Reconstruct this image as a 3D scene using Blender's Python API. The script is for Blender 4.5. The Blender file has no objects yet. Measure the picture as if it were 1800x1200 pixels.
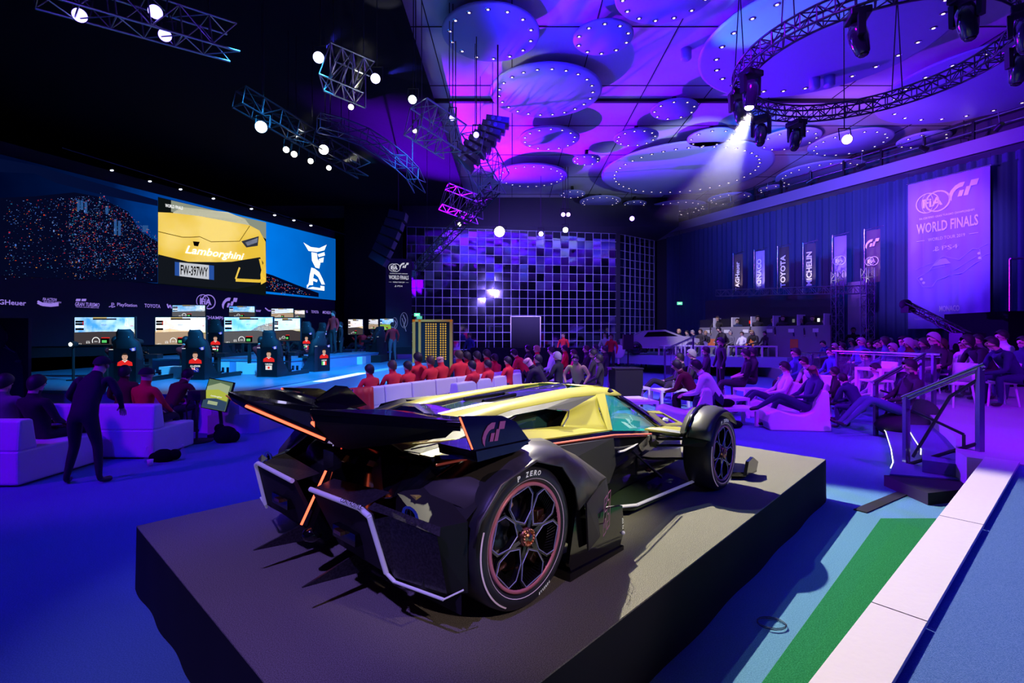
import bpy, math, random
from mathutils import Vector, Matrix
random.seed(7)
R = math.radians
SC = bpy.context.scene
COL = SC.collection
PI = math.pi

# ------------------------------------------------------------------ camera
F, HZ, CH = 879.0, 592.0, 1.8
cam = bpy.data.cameras.new('camera'); camo = bpy.data.objects.new('camera', cam); COL.objects.link(camo)
camo.location = (0, 0, CH); camo.rotation_euler = (R(90), 0, 0)
cam.sensor_width = 36; cam.lens = 36 * F / 1800; cam.shift_y = -8 / 1800
cam.clip_start = .05; cam.clip_end = 200
SC.camera = camo
SC.view_settings.view_transform = 'Standard'; SC.view_settings.look = 'None'
SC.view_settings.gamma = 1; SC.view_settings.use_curve_mapping = False
SC.view_settings.exposure = 0
SC.cycles.max_bounces = 6; SC.cycles.diffuse_bounces = 2; SC.cycles.glossy_bounces = 4
SC.cycles.transparent_max_bounces = 12; SC.cycles.transmission_bounces = 4
SC.cycles.volume_bounces = 0
SC.cycles.sample_clamp_indirect = 4; SC.cycles.sample_clamp_direct = 0
SC.cycles.use_denoising = True
# ------------------------------------------------------------------ world
wd = bpy.data.worlds.new('world'); SC.world = wd; wd.use_nodes = True
bg = wd.node_tree.nodes['Background']; bg.inputs[0].default_value = (.05, .02, .5, 1); bg.inputs[1].default_value = .03

def aim(o, tgt):
    d = Vector(tgt) - Vector(o.location)
    o.rotation_euler = d.to_track_quat('-Z', 'Y').to_euler()
def spot(name, loc, tgt, col, power, ang=40, blend=.3, size=.1):
    l = bpy.data.lights.new(name, 'SPOT'); l.energy = power; l.color = col; l.spot_size = R(ang); l.spot_blend = blend
    l.shadow_soft_size = size
    o = bpy.data.objects.new(name, l); COL.objects.link(o); o.location = loc; aim(o, tgt); return o
def area(name, loc, tgt, col, power, sx, sy):
    l = bpy.data.lights.new(name, 'AREA'); l.energy = power; l.color = col; l.shape = 'RECTANGLE'; l.size = sx; l.size_y = sy
    o = bpy.data.objects.new(name, l); COL.objects.link(o); o.location = loc; aim(o, tgt); return o
WARM = (1, .93, .72); BLUE = (.05, .05, 1); DBLUE = (.0, .03, 1); PURP = (.22, .0, 1); CYAN = (.15, .6, 1)
# key lights on the show car
spot('key_truss_spot', (-.2, 8.0, 6.7), (2.0, 3.75, .4), WARM, 5600, 45, .2, .05)
spot('key_ring_spot', (4.9, 10.6, 6.6), (1.3, 4.4, .9), WARM, 1700, 24, .6, .08)
spot('key_right_spot', (6.5, 1.5, 6.6), (.55, 3.75, 1.2), (1, .92, .62), 3800, 14, .7, .1)
spot('violet_back_spot', (-1.5, -1.5, 6.6), (-1.3, 2.9, .6), (.30, .18, 1), 1700, 28, .8, .1)
spot('floor_strip_spot', (-.3, 7.2, 6.9), (3.0, 2.3, 0), (.6, .9, 1), 250, 34, .3, .05)
spot('wheel_fill_spot', (3.6, -1.2, 4.6), (.2, 2.55, .78), (1, .72, .68), 420, 17, .7, .06)  # added warm spot, brightens the rear wheel only
# coloured wash of the hall
spot('wash_left_near', (-7, -1, 7.5), (-6.2, 4.6, 0), (.02, .0, 1), 2100, 62, .7, .3)
spot('wash_left_sofa', (-9.5, 2.5, 6), (-5.6, 7.2, .2), (.25, .0, 1), 1500, 42, .6, .3)
spot('wash_ramp', (9, -3, 8), (6.2, 3.0, 0), (.0, .02, 1), 2000, 50, .6, .3)
spot('wash_violet_right', (6, 0, 9), (9.5, 8, 0), (.30, .0, 1), 7500, 52, .6, .3)
spot('wash_violet_mid', (3, 6, 9), (4.5, 13, 0), (.25, .0, 1), 4200, 70, .7, .3)
spot('wash_violet_far', (5, 12, 9.4), (8, 18, 0), (.22, .02, 1), 4200, 60, .7, .3)
spot('wash_floor_mid', (-2, 3, 9), (-1.5, 8, 0), (.03, .0, 1), 1500, 60, .7, .3)
spot('stage_wash_a', (-4, 9, 8), (-8, 15, .7), (.03, .4, 1), 9000, 60, .7, .3)
spot('stage_wash_b', (-2, 13, 8.5), (-6.0, 19, .7), (.03, .35, 1), 9000, 56, .7, .3)
spot('red_row_spot', (2.5, 12, 8.3), (-.6, 11.5, .9), (1, .85, .9), 1900, 38, .7, .15)
spot('row_violet', (-5, 4, 8), (-.8, 11, .6), (.3, .15, 1), 2800, 45, .7, .2)
spot('caster_spot', (4, 18, 8.6), (11.0, 26, .9), (.95, .85, 1), 4200, 24, .5, .2)
spot('mirror_fill_spot', (1, 22, 5), (1, 30.5, 4.5), (.3, .2, 1), 4500, 90, .8, .3)  # added spot that brightens the mirror tiles and their grid
spot('banner_spot', (9, 12, 8.6), (16.6, 19.9, 5.2), (.28, .12, 1), 7000, 30, .7, .2)
spot('curtain_blue', (6, 16, 8.0), (15, 24.5, 8.6), (.0, .12, 1), 5000, 60, .8, .2)
# ceiling uplights
spot('ceiling_violet', (-5.5, 26, 5.0), (4, 14, 10), (.17, .0, 1), 42000, 90, .6, .06)
spot('ceiling_blue', (-1, 12, 6.6), (5, 11.5, 10), (.03, .0, 1), 2200, 120, .9, .1)
spot('ceiling_cyan_a', (3, 17, 6), (7.5, 10.3, 10), (.15, .6, 1), 2600, 26, .4, .05)
spot('ceiling_cyan_b', (2, 12, 6.2), (3.6, 8.3, 10), (.2, .5, 1), 1000, 38, .5, .05)
spot('ceiling_pale', (9, 14, 5.5), (6.5, 22.5, 10), (.6, .7, 1), 3000, 34, .7, .05)

# ------------------------------------------------------------------ materials
MATS = {}
def mat(name, base=(.5, .5, .5), rough=.5, metal=0, emit=None, es=1, coat=0, noise=None, bump=None, alpha=None, trans=None, spec=.5):
    if name in MATS: return MATS[name]
    m = bpy.data.materials.new(name); m.use_nodes = True; nt = m.node_tree; b = nt.nodes['Principled BSDF']
    b.inputs['Base Color'].default_value = (*base, 1); b.inputs['Roughness'].default_value = rough
    b.inputs['Metallic'].default_value = metal; b.inputs['Coat Weight'].default_value = coat
    b.inputs['Specular IOR Level'].default_value = spec
    if emit: b.inputs['Emission Color'].default_value = (*emit, 1); b.inputs['Emission Strength'].default_value = es
    if alpha is not None: b.inputs['Alpha'].default_value = alpha
    if trans: b.inputs['Transmission Weight'].default_value = trans; b.inputs['IOR'].default_value = 1.05
    if noise:   # scale, other colour
        tc = nt.nodes.new('ShaderNodeTexCoord'); n = nt.nodes.new('ShaderNodeTexNoise'); n.inputs['Scale'].default_value = noise[0]
        n.inputs['Detail'].default_value = 3
        nt.links.new(tc.outputs['Object'], n.inputs['Vector'])
        r = nt.nodes.new('ShaderNodeValToRGB'); r.color_ramp.elements[0].position = .38; r.color_ramp.elements[1].position = .62
        r.color_ramp.elements[0].color = (*base, 1); r.color_ramp.elements[1].color = (*noise[1], 1)
        nt.links.new(n.outputs['Fac'], r.inputs['Fac']); nt.links.new(r.outputs['Color'], b.inputs['Base Color'])
        if emit: nt.links.new(r.outputs['Color'], b.inputs['Emission Color'])
    if bump:
        tc = nt.nodes.new('ShaderNodeTexCoord'); n = nt.nodes.new('ShaderNodeTexNoise'); n.inputs['Scale'].default_value = bump[0]
        nt.links.new(tc.outputs['Object'], n.inputs['Vector'])
        bp = nt.nodes.new('ShaderNodeBump'); bp.inputs['Strength'].default_value = bump[1]; bp.inputs['Distance'].default_value = .01
        nt.links.new(n.outputs['Fac'], bp.inputs['Height']); nt.links.new(bp.outputs['Normal'], b.inputs['Normal'])
    MATS[name] = m; return m
def glow(name, col, s=1): return mat(name, (0, 0, 0), .8, emit=col, es=s, spec=0)
def glow2(name, c1, c2, scale, s=1): return mat(name, c1, .8, emit=c1, es=s, noise=(scale, c2), spec=0)

BLACK = mat('satin_black', (.008, .008, .01), .35)
GLOSS = mat('gloss_black', (.004, .004, .006), .12, coat=.6)
MATTEB = mat('matte_black', (.01, .01, .013), .8)
VELVET = mat('black_drape', (.004, .004, .009), .95, bump=(6, .5), spec=.1)
WHITE = mat('white_leather', (.75, .75, .78), .45)
WHITEP = mat('white_paint', (.8, .8, .82), .5)
CHROME = mat('brushed_steel', (.55, .55, .6), .22, 1)
ALU = mat('truss_aluminium', (.35, .35, .38), .35, 1)
DTRUSS = mat('black_truss', (.03, .03, .04), .3, .6)
COPPER = mat('copper', (.9, .42, .2), .28, 1)
GLASS = mat('clear_glass', (.85, .9, 1), .03, alpha=.13)

# ------------------------------------------------------------------ mesh builder
class MB:
    def __init__(s, M=None): s.v = []; s.f = []; s.m = []; s.mats = []; s.cur = 0; s.M = M; s.sm = []
    def use(s, m):
        if m not in s.mats: s.mats.append(m)
        s.cur = s.mats.index(m); return s
    def add(s, vs, fs, smooth=False):
        o = len(s.v); s.v += [tuple((s.M @ Vector(v)) if s.M else v) for v in vs]
        for f in fs: s.f.append([i + o for i in f]); s.m.append(s.cur); s.sm.append(smooth)
        return s
    def poly(s, pts, mirror=False):
        s.add(pts, [list(range(len(pts)))])
        if mirror: q = [(p[0], -p[1], p[2]) for p in pts][::-1]; s.add(q, [list(range(len(q)))])
        return s
    def box(s, c, d, rz=0, taper=1, rx=0):
        x, y, z = [k / 2 for k in d]; M = Matrix.Translation(c) @ Matrix.Rotation(rz, 4, 'Z') @ Matrix.Rotation(rx, 4, 'X')
        vs = [M @ Vector((a * x * (taper if e > 0 else 1), b * y * (taper if e > 0 else 1), e * z)) for e in (-1, 1) for a, b in ((-1, -1), (1, -1), (1, 1), (-1, 1))]
        return s.add(vs, [(3, 2, 1, 0), (4, 5, 6, 7), (0, 1, 5, 4), (1, 2, 6, 5), (2, 3, 7, 6), (3, 0, 4, 7)])
    def b2(s, lo, hi): return s.box([(a + b) / 2 for a, b in zip(lo, hi)], [abs(b - a) for a, b in zip(lo, hi)])
    def tube(s, a, b, r, r2=None, n=8, smooth=True):
        a = Vector(a); b = Vector(b); r2 = r if r2 is None else r2; d = (b - a)
        if d.length < 1e-6: return s
        q = d.to_track_quat('Z', 'Y'); vs = []
        for p, rr in ((a, r), (b, r2)):
            for k in range(n): t = 2 * PI * k / n; vs.append(p + q @ Vector((rr * math.cos(t), rr * math.sin(t), 0)))
        fs = [(k, (k + 1) % n, n + (k + 1) % n, n + k) for k in range(n)]
        s.add(vs, fs, smooth)
        return s.add(vs, [list(range(n))[::-1], list(range(n, 2 * n))])
    def path(s, pts, r, n=6, close=False):
        L = list(pts) + ([pts[0]] if close else [])
        for a, b in zip(L, L[1:]): s.tube(a, b, r, n=n)
        return s
    def lathe(s, prof, n=32, M=None, smooth=True, arc=(0, 2 * PI)):   # prof: (r, z) around Z
        vs = []; full = abs(arc[1] - arc[0] - 2 * PI) < 1e-6; m = n if full else n + 1
        for r, z in prof:
            for k in range(m):
                t = arc[0] + (arc[1] - arc[0]) * k / n; p = Vector((r * math.cos(t), r * math.sin(t), z)); vs.append(M @ p if M else p)
        fs = []
        for i in range(len(prof) - 1):
            for k in range(n): k2 = (k + 1) % m; fs.append((i * m + k, i * m + k2, (i + 1) * m + k2, (i + 1) * m + k))
        return s.add(vs, fs, smooth)
    def disc(s, c, r, n=24, axis='Z', ry=None):
        ry = ry or r; pts = []
        for k in range(n):
            t = 2 * PI * k / n; a, b = r * math.cos(t), ry * math.sin(t)
            pts.append((c[0] + a, c[1] + b, c[2]) if axis == 'Z' else (c[0] + a, c[1], c[2] + b) if axis == 'Y' else (c[0], c[1] + a, c[2] + b))
        return s.poly(pts)
    def sph(s, c, r, sc=(1, 1, 1), n=12, m=8):
        vs = []; fs = []
        for i in range(m + 1):
            p = PI * i / m
            for k in range(n): t = 2 * PI * k / n; vs.append((c[0] + r * sc[0] * math.sin(p) * math.cos(t), c[1] + r * sc[1] * math.sin(p) * math.sin(t), c[2] + r * sc[2] * math.cos(p)))
        for i in range(m):
            for k in range(n): fs.append((i * n + k, (i + 1) * n + k, (i + 1) * n + (k + 1) % n, i * n + (k + 1) % n))
        return s.add(vs, fs, True)
    def prism(s, pts, lo, hi, axis='Z'):   # 2-D outline extruded along an axis
        n = len(pts)
        def P(a, b, h): return (a, b, h) if axis == 'Z' else (a, h, b) if axis == 'Y' else (h, a, b)
        vs = [P(a, b, lo) for a, b in pts] + [P(a, b, hi) for a, b in pts]
        return s.add(vs, [list(range(n))[::-1], list(range(n, 2 * n))] + [(k, (k + 1) % n, n + (k + 1) % n, n + k) for k in range(n)])
    def strip(s, rows, smooth=True, mirror=False):   # loft of equal-length point rows
        n = len(rows[0]); vs = [p for r in rows for p in r]
        fs = [(i * n + k, i * n + k + 1, (i + 1) * n + k + 1, (i + 1) * n + k) for i in range(len(rows) - 1) for k in range(n - 1)]
        s.add(vs, fs, smooth)
        if mirror: s.add([(p[0], -p[1], p[2]) for p in vs], [f[::-1] for f in fs], smooth)
        return s
    def mesh(s, name):
        me = bpy.data.meshes.new(name); me.from_pydata([tuple(v) for v in s.v], [], s.f)
        for m in s.mats: me.materials.append(m)
        for p, mi, sm in zip(me.polygons, s.m, s.sm): p.material_index = mi; p.use_smooth = sm
        me.update(); return me
    def build(s, name, parent=None, loc=None, rz=0, solid=0, bevel=0, sub=0):
        o = bpy.data.objects.new(name, s.mesh(name)); COL.objects.link(o)
        if parent: o.parent = parent
        if loc: o.location = loc
        if rz: o.rotation_euler = (0, 0, rz)
        if solid: md = o.modifiers.new('s', 'SOLIDIFY'); md.thickness = solid; md.offset = 0
        if bevel: md = o.modifiers.new('b', 'BEVEL'); md.width = bevel; md.segments = 2; md.limit_method = 'ANGLE'
        return o
def tag(o, label=None, cat=None, group=None, kind=None):
    for k, v in (('label', label), ('category', cat), ('group', group), ('kind', kind)):
        if v: o[k] = v
    return o
def thing(name, label, cat, loc=(0, 0, 0), rz=0, group=None):
    o = bpy.data.objects.new(name, None); COL.objects.link(o); o.location = loc; o.rotation_euler = (0, 0, rz)
    o.empty_display_size = .1
    return tag(o, label, cat, group)
def struct(mb, name, **k): return tag(mb.build(name, **k), kind='structure')
def copy_tree(o, parent=None):
    c = o.copy(); COL.objects.link(c)
    if parent: c.parent = parent
    for ch in list(o.children): copy_tree(ch, c)
    return c
def G(px, py, z=0):
    d = (CH - z) * F / (py - HZ); return Vector(((px - 900) / F * d, d, z))
def W(px, py, d): return Vector(((px - 900) / F * d, d, CH - (py - HZ) / F * d))
_tc = {}
def text_data(s, shear=0, bold=0):
    k = (s, shear, bold)
    if k in _tc: return _tc[k]
    c = bpy.data.curves.new('t', 'FONT'); c.body = s; c.align_x = 'CENTER'; c.align_y = 'CENTER'; c.shear = shear; c.offset = bold; c.size = 1; c.resolution_u = 2
    o = bpy.data.objects.new('t', c); COL.objects.link(o); dg = bpy.context.evaluated_depsgraph_get(); dg.update()
    me = bpy.data.meshes.new_from_object(o.evaluated_get(dg)); vs = [tuple(v.co) for v in me.vertices]; fs = [list(p.vertices) for p in me.polygons]
    bpy.data.objects.remove(o); bpy.data.curves.remove(c); bpy.data.meshes.remove(me)
    xs = [v[0] for v in vs]; ys = [v[1] for v in vs]
    if not xs: xs = ys = [0, 1]
    cx, cy = (min(xs) + max(xs)) / 2, (min(ys) + max(ys)) / 2
    w, h = max(xs) - min(xs), max(ys) - min(ys)
    _tc[k] = ([((v[0] - cx) / w, (v[1] - cy) / h) for v in vs], fs, w / h); return _tc[k]
# a flat picture: 2-D pieces on a plane (origin, x direction, y direction, normal)
class Pic:
    def __init__(s, o, ex, ey, mb=None): s.o = Vector(o); s.ex = Vector(ex).normalized(); s.ey = Vector(ey).normalized(); s.n = s.ex.cross(s.ey); s.mb = mb or MB(); s.lift = .002; s.d = .004
    def P(s, x, y): return s.o + s.ex * x + s.ey * y + s.n * s.lift
    def up(s): s.lift += s.d; return s
    def poly(s, m, pts): s.mb.use(m).poly([s.P(*p) for p in pts]); return s
    def rect(s, m, x0, y0, x1, y1): return s.poly(m, [(x0, y0), (x1, y0), (x1, y1), (x0, y1)])
    def text(s, m, t, x, y, w, h=None, shear=0, bold=0, slope=0):
        vs, fs, asp = text_data(t, shear, bold); h = h or w / asp
        s.mb.use(m).add([s.P(x + a * w, y + b * h + a * w * slope) for a, b in vs], fs); return s
    def line(s, m, pts, t, close=False):
        L = list(pts) + ([pts[0]] if close else [])
        for a, b in zip(L, L[1:]):
            dx, dy = b[0] - a[0], b[1] - a[1]; l = math.hypot(dx, dy) or 1; nx, ny = -dy / l * t / 2, dx / l * t / 2
            s.poly(m, [(a[0] - nx, a[1] - ny), (b[0] - nx, b[1] - ny), (b[0] + nx, b[1] + ny), (a[0] + nx, a[1] + ny)])
        return s
    def ring(s, m, x, y, r, t, a0=0, a1=360, n=28, ry=None):
        k = ry / r if ry else 1
        pts = [(x + r * math.cos(R(a0 + (a1 - a0) * i / n)), y + k * r * math.sin(R(a0 + (a1 - a0) * i / n))) for i in range(n + 1)]
        return s.line(m, pts, t)
    def oval(s, m, x, y, rx, ry=None, n=20):
        ry = ry or rx; return s.poly(m, [(x + rx * math.cos(2 * PI * i / n), y + ry * math.sin(2 * PI * i / n)) for i in range(n)])
    def gt(s, m, x, y, h):      # slanted two-letter racing emblem
        k = h; S = lambda a, b: (x + (a + b * .28) * k, y + b * k)
        out = [(-.05, .5), (-.3, .5), (-.52, .38), (-.68, .12), (-.72, -.15), (-.62, -.38), (-.45, -.55), (-.5, -.3), (-.48, -.05), (-.38, .12), (-.25, .2), (-.08, .22)]
        s.poly(m, [S(*p) for p in out])
        s.poly(m, [S(*p) for p in ((-.2, .02), (.03, .02), (.03, -.36), (-.2, -.36))])
        s.poly(m, [S(*p) for p in ((.1, -.36), (.33, -.36), (.33, .18), (.1, .18))])
        s.poly(m, [S(*p) for p in ((.24, .16), (.62, .16), (.62, .52), (.24, .52))]); return s
    def fia(s, m, x, y, h):
        r = h * .46
        for dx in (-.2 * h, .2 * h): s.ring(m, x + dx, y, r, h * .045, n=20)
        for q in (.5,): s.ring(m, x - .2 * h, y, r * q, h * .02, ry=r, n=16)
        s.ring(m, x + .2 * h, y, r * 1.08, h * .02, n=20)
        s.text(m, 'FiA', x, y, h * .8, h * .42, bold=.03); return s
    def ps(s, m, x, y, h):
        s.poly(m, [(x - .1 * h, y - .45 * h), (x + .05 * h, y - .5 * h), (x + .05 * h, y + .35 * h), (x - .1 * h, y + .5 * h)])
        s.ring(m, x + .12 * h, y + .2 * h, .2 * h, .12 * h, -90, 100, 10)
        s.poly(m, [(x - .6 * h, y - .35 * h), (x - .15 * h, y - .12 * h), (x - .15 * h, y - .25 * h), (x - .4 * h, y - .42 * h)])
        s.poly(m, [(x + .6 * h, y - .25 * h), (x + .1 * h, y - .45 * h), (x + .1 * h, y - .3 * h), (x + .4 * h, y - .15 * h)]); return s
    def build(s, name, parent=None): return s.mb.build(name, parent)
# ================================================================== SETTING
CARPET = mat('blue_carpet', (.10, .26, .42), .95, noise=(140, (.16, .36, .56)), bump=(320, .8), spec=.1)
GREENC = mat('green_carpet', (.012, .16, .055), .95, noise=(140, (.03, .26, .10)), bump=(320, .8), spec=.1)
PLINTHC = mat('grey_plinth_carpet', (.16, .15, .125), .95, noise=(240, (.37, .355, .295)), bump=(320, .8), spec=.1)
CEIL = mat('ceiling_panel', (.62, .62, .66), .6, noise=(.35, (.5, .5, .54)))
m = MB().use(CARPET).b2((-22, -6, -.2), (26, 40, 0)); struct(m, 'floor')
m = MB().use(GREENC).prism([(1.0, 2.3), (1.35, 2.3), (4.2, 4.95), (3.65, 4.95)], .0, .006); tag(struct(m, 'trim_1'), 'green carpet stripe beside the white kerb')
# raised floor on the right
UPC = mat('raised_floor_vinyl', (.45, .42, .5), .6, bump=(60, .2))
up = [(5.12, 5.63), (5.42, 5.28), (26, -3.5), (26, 40), (15, 40), (9.5, 12.5), (7.6, 9.2), (7.0, 8.3), (6.5, 7.5), (5.95, 6.7), (5.26, 5.93)]
m = MB().use(UPC).prism(up, 0, .45); struct(m, 'floor_raised')
# curved steps with lit edges
LEDW = glow('white_led_strip', (.9, .9, 1), 3)
def arc_pts(P):
    out = []
    for a, b in zip(P, P[1:]):
        for k in range(4): out.append(tuple(a[i] + (b[i] - a[i]) * k / 4 for i in range(2)))
    return out + [P[-1]]
s1 = arc_pts([(7.6, 10.4), (7.25, 9.93), (6.55, 8.74), (5.6, 7.36), (5.05, 6.6), (4.56, 6.04)])
s2 = arc_pts([(7.9, 10.3), (7.5, 9.7), (6.75, 8.55), (5.9, 7.3), (5.5, 6.7), (5.02, 6.12)])
for P, z, ins in ((s1, .15, (8.3, 9.4)), (s2, .30, (8.3, 9.4))):
    m = MB().use(mat('step_blue', (.1, .12, .3), .7)).prism(list(P) + [(5.45, 5.75), (6.5, 7.0), ins], 0 if z < .2 else .15, z - .004)
    o = struct(m, 'trim_2' if z < .2 else 'trim_3')
    m = MB().use(LEDW).path([(x - .02, y + .0, z - .004) for x, y in P[2:-2]], .006); m.build('led_strip', o)
# ramp with a black side wall, and the white kerb
RC = mat('ramp_carpet', (.07, .14, .40), .95, noise=(140, (.12, .2, .5)), bump=(320, .8), spec=.1)
r0, r1 = Vector((.95, 2.06, 0)), Vector((5.2, 5.5, .448)); rd = (r1 - r0); rn = Vector((rd.y, -rd.x, 0)).normalized()
a, b, c, d = r0, r1, Vector((26, -3.3, .448)), Vector((20, -12, 0))
m = MB().use(RC).add([a, b, c, d], [(0, 3, 2, 1)]).use(MATTEB).add([r0, r1, (r1.x, r1.y, 0)], [(0, 1, 2)]); struct(m, 'floor_ramp')
m = MB().use(mat('white_kerb_paint', (.62, .53, .62), .55, bump=(25, .25)))
for t0, t1 in ((0, .3), (.3, .62), (.62, 1.005)):
    p, q = r0 + rd * t0, r0 + rd * (t1 - .002); w = .27
    vs = [p, p + rn * w, q + rn * w, q]; m.add([v + Vector((0, 0, h)) for h in (.0, .03) for v in vs], [(4, 5, 6, 7), (0, 1, 5, 4), (1, 2, 6, 5), (2, 3, 7, 6), (3, 0, 4, 7)])
tag(m.build('kerb_board'), 'white painted kerb board running along the ramp edge', 'kerb')
tag(MB().use(MATTEB).prism([(4.45, 5.35), (5.2, 5.55), (5.3, 6.0), (4.5, 6.05)], 0, .13).build('step_shade_block'), 'low black block standing in for the shadow side of the curved steps', 'block')  # solid black shape in place of the shaded side of the steps
# walls and ceiling
WALLB = mat('dark_wall', (.03, .03, .05), .8)
struct(MB().use(CEIL).b2((-24, -8, 10), (28, 42, 10.3)), 'ceiling')
struct(MB().use(VELVET).b2((-22.2, -6, 0), (-22, 40, 10)), 'wall_left')
struct(MB().use(VELVET).b2((-22, -6, 9.4), (-2.5, 29, 9.45)), 'ceiling_dark_sheet')  # added black sheet, stands in for the unlit ceiling above the stage
struct(MB().use(WALLB).b2((-22, 34.5, 0), (22, 34.8, 10)), 'wall_back')
wp0, wp1 = Vector((9.9, 34.2)), Vector((26, .9)); wd_ = (wp1 - wp0).normalized(); wn = Vector((-wd_.y, wd_.x)) * -1   # towards the room
if wn.x > 0: wn = -wn
def WL(s, off=0, z=0): p = wp0 + wd_ * s + wn * off; return Vector((p.x, p.y, z))
WLEN = (wp1 - wp0).length
m = MB().use(WALLB); m.add([WL(0), WL(WLEN), WL(WLEN, -.3), WL(0, -.3)] + [WL(s, o, 10) for s, o in ((0, 0), (WLEN, 0), (WLEN, -.3), (0, -.3))], [(0, 1, 5, 4), (1, 2, 6, 5), (2, 3, 7, 6), (3, 0, 4, 7), (4, 5, 6, 7)]); struct(m, 'wall_right')
# pleated curtain on the right wall
CURT = mat('blue_pleated_curtain', (.035, .06, .16), .85)
rows = [[], []]; n = 520
for i in range(n + 1):
    s = 1.2 + (WLEN - 1.4) * i / n; o = .22 + .075 * math.sin(i * 1.25) + .03 * math.sin(i * .37)
    rows[0].append(WL(s, o, .45)); rows[1].append(WL(s, o, 8.4))
tag(MB().use(CURT).strip(rows).build('pleated_curtain'), 'long dark blue pleated curtain covering the right wall', 'curtain')
# gallery beam above the curtain with railing
m = MB().use(mat('gallery_fascia', (.24, .22, .32), .55))
def WBOX(m, s0, s1, o0, o1, z0, z1):
    P = [WL(s, o) for s, o in ((s0, o0), (s1, o0), (s1, o1), (s0, o1))]
    return m.add([Vector((p.x, p.y, z)) for z in (z0, z1) for p in P], [(3, 2, 1, 0), (4, 5, 6, 7), (0, 1, 5, 4), (1, 2, 6, 5), (2, 3, 7, 6), (3, 0, 4, 7)])
WBOX(m, 0, WLEN, .05, 1.1, 8.35, 8.5); WBOX(m, 0, WLEN, 1.0, 1.15, 8.35, 8.85)
struct(m, 'trim_4')
g = thing('gallery_railing', 'long steel railing with posts along the upper gallery above the curtain', 'railing', (0, 0, 0))
m = MB().use(CHROME)
for z in (9.15, 9.5): m.tube(WL(0, 1.1, z), WL(WLEN, 1.1, z), .025)
m.build('rail', g)
for k in range(24):
    m = MB().use(DTRUSS); s = 1 + k * 1.5; WBOX(m, s, s + .07, 1.02, 1.14, 8.6, 9.55); m.build('post', g)
# small fixtures fixed along the gallery
# mirrored back wall: tilted mirror tiles in a steel grid
MIR = mat('mirror_glass', (.55, .55, .75), .06, 1)
def mirror_wall(name, p, q, z0, z1, ts, label, dark=()):
    p = Vector(p); q = Vector(q); L = (q - p).length; d = (q - p) / L; nrm = Vector((d.y, -d.x)); nx = max(1, round(L / ts)); nz = round((z1 - z0) / ts)
    m = MB().use(MIR); g = MB().use(mat('grid_steel', (.8, .8, 1), .4, .2))
    rr = random.Random(3)
    for i in range(nx):
        tx = rr.uniform(-.02, .02)
        for j in range(nz):
            a = rr.uniform(-.03, .03) + tx; b = rr.uniform(-.045, .045)
            P = []
            for (uu, vv) in ((0, 0), (1, 0), (1, 1), (0, 1)):
                s = (i + uu) * L / nx; z = z0 + (j + vv) * (z1 - z0) / nz; o = a * (uu - .5) * ts + b * (vv - .5) * ts
                w = p + d * s + nrm * o; P.append((w.x, w.y, z))
            m.poly(P)
    t = thing(name, label, 'mirror wall'); t['kind'] = 'structure'
    m.build('mirror_tiles', t)
    for i in range(nx + 1):
        w = p + d * (L * i / nx) + nrm * .03; g.tube((w.x, w.y, z0), (w.x, w.y, z1), .014, n=4)
    for j in range(nz + 1):
        z = z0 + (z1 - z0) * j / nz; a = p + nrm * .03; b = q + nrm * .03; g.tube((a.x, a.y, z), (b.x, b.y, z), .014, n=4)
    g.build('steel_grid', t)
mirror_wall('wall_mirror', (-6.2, 29.5), (6.6, 31.5), 0, 8.3, .52, 'mirrored back wall in a steel grid')
mirror_wall('wall_mirror_side', (6.8, 31.6), (9.6, 33.8), 0, 8.3, .52, 'mirrored back wall beside the curtain')
struct(MB().use(WALLB).b2((6.55, 31.4, 0), (6.8, 31.9, 8.4)), 'trim_5')
struct(MB().use(WALLB).b2((-9, 29.4, 8.3), (9.8, 34.4, 10)), 'trim_6')
struct(MB().use(VELVET).b2((-9.6, 28.6, 0), (-6.3, 28.8, 10)), 'trim_7')

# ------------------------------------------------------------------ ceiling discs with ring of downlights
DISC = mat('ceiling_disc_plaster', (.34, .36, .66), .5)  # dimmer, bluer light on the discs is put into this base colour
DRIM = mat('chrome_downlight', (.8, .75, .85), .15, 1)
DLAMP = glow('downlight_glow', (1, .8, .95), 2.2)
DISCS = [(863, 63, 171, 14), (959, 165, 196, 22), (1060, 69, 105, 10), (966, 245, 105, 14), (1185, 194, 80, 9), (1118, 243, 77, 12), (933, 311, 130, 22), (1031, 282, 49, 9), (1006, 342, 45, 9),
 (1055, 355, 72, 16), (1116, 359, 40, 9), (1202, 303, 285, 40), (1188, 367, 105, 22), (1250, 243, 80, 9), (1387, 247, 100, 12), (1493, 253, 127, 16), (1623, 247, 77, 10), (1443, 307, 143, 24), (1360, 333, 50, 9), (1217, 372, 57, 10),
 (1283, 350, 73, 14), (1440, 78, 400, 26), (1172, -12, 180, 14), (1740, 150, 330, 22)]
SPOTWORD = ['topmost on the left of the ceiling', 'large, with twenty-two lamps above the speaker array', 'small, right of the topmost one', 'under the large left one', 'small, left of the ring truss lamp', 'left of the pale lit one', 'bright violet, above the back corner', 'tiny, right of the speaker array',
 'tiny, low above the mirror wall', 'low above the mirror wall', 'smallest, low above the mirror wall', 'widest of the middle of the ceiling', 'low, over the mirror corner', 'pale, under the bright ring lamp', 'right of the bright ring lamp', 'below the ring truss', 'highest above the gallery', 'wide, left of the gallery', 'small, near the gallery', 'small, far right of the mirror wall',
 'far, in front of the gallery', 'huge, inside the ring truss', 'cut by the top edge of the picture', 'at the far right above the gallery']
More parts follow.
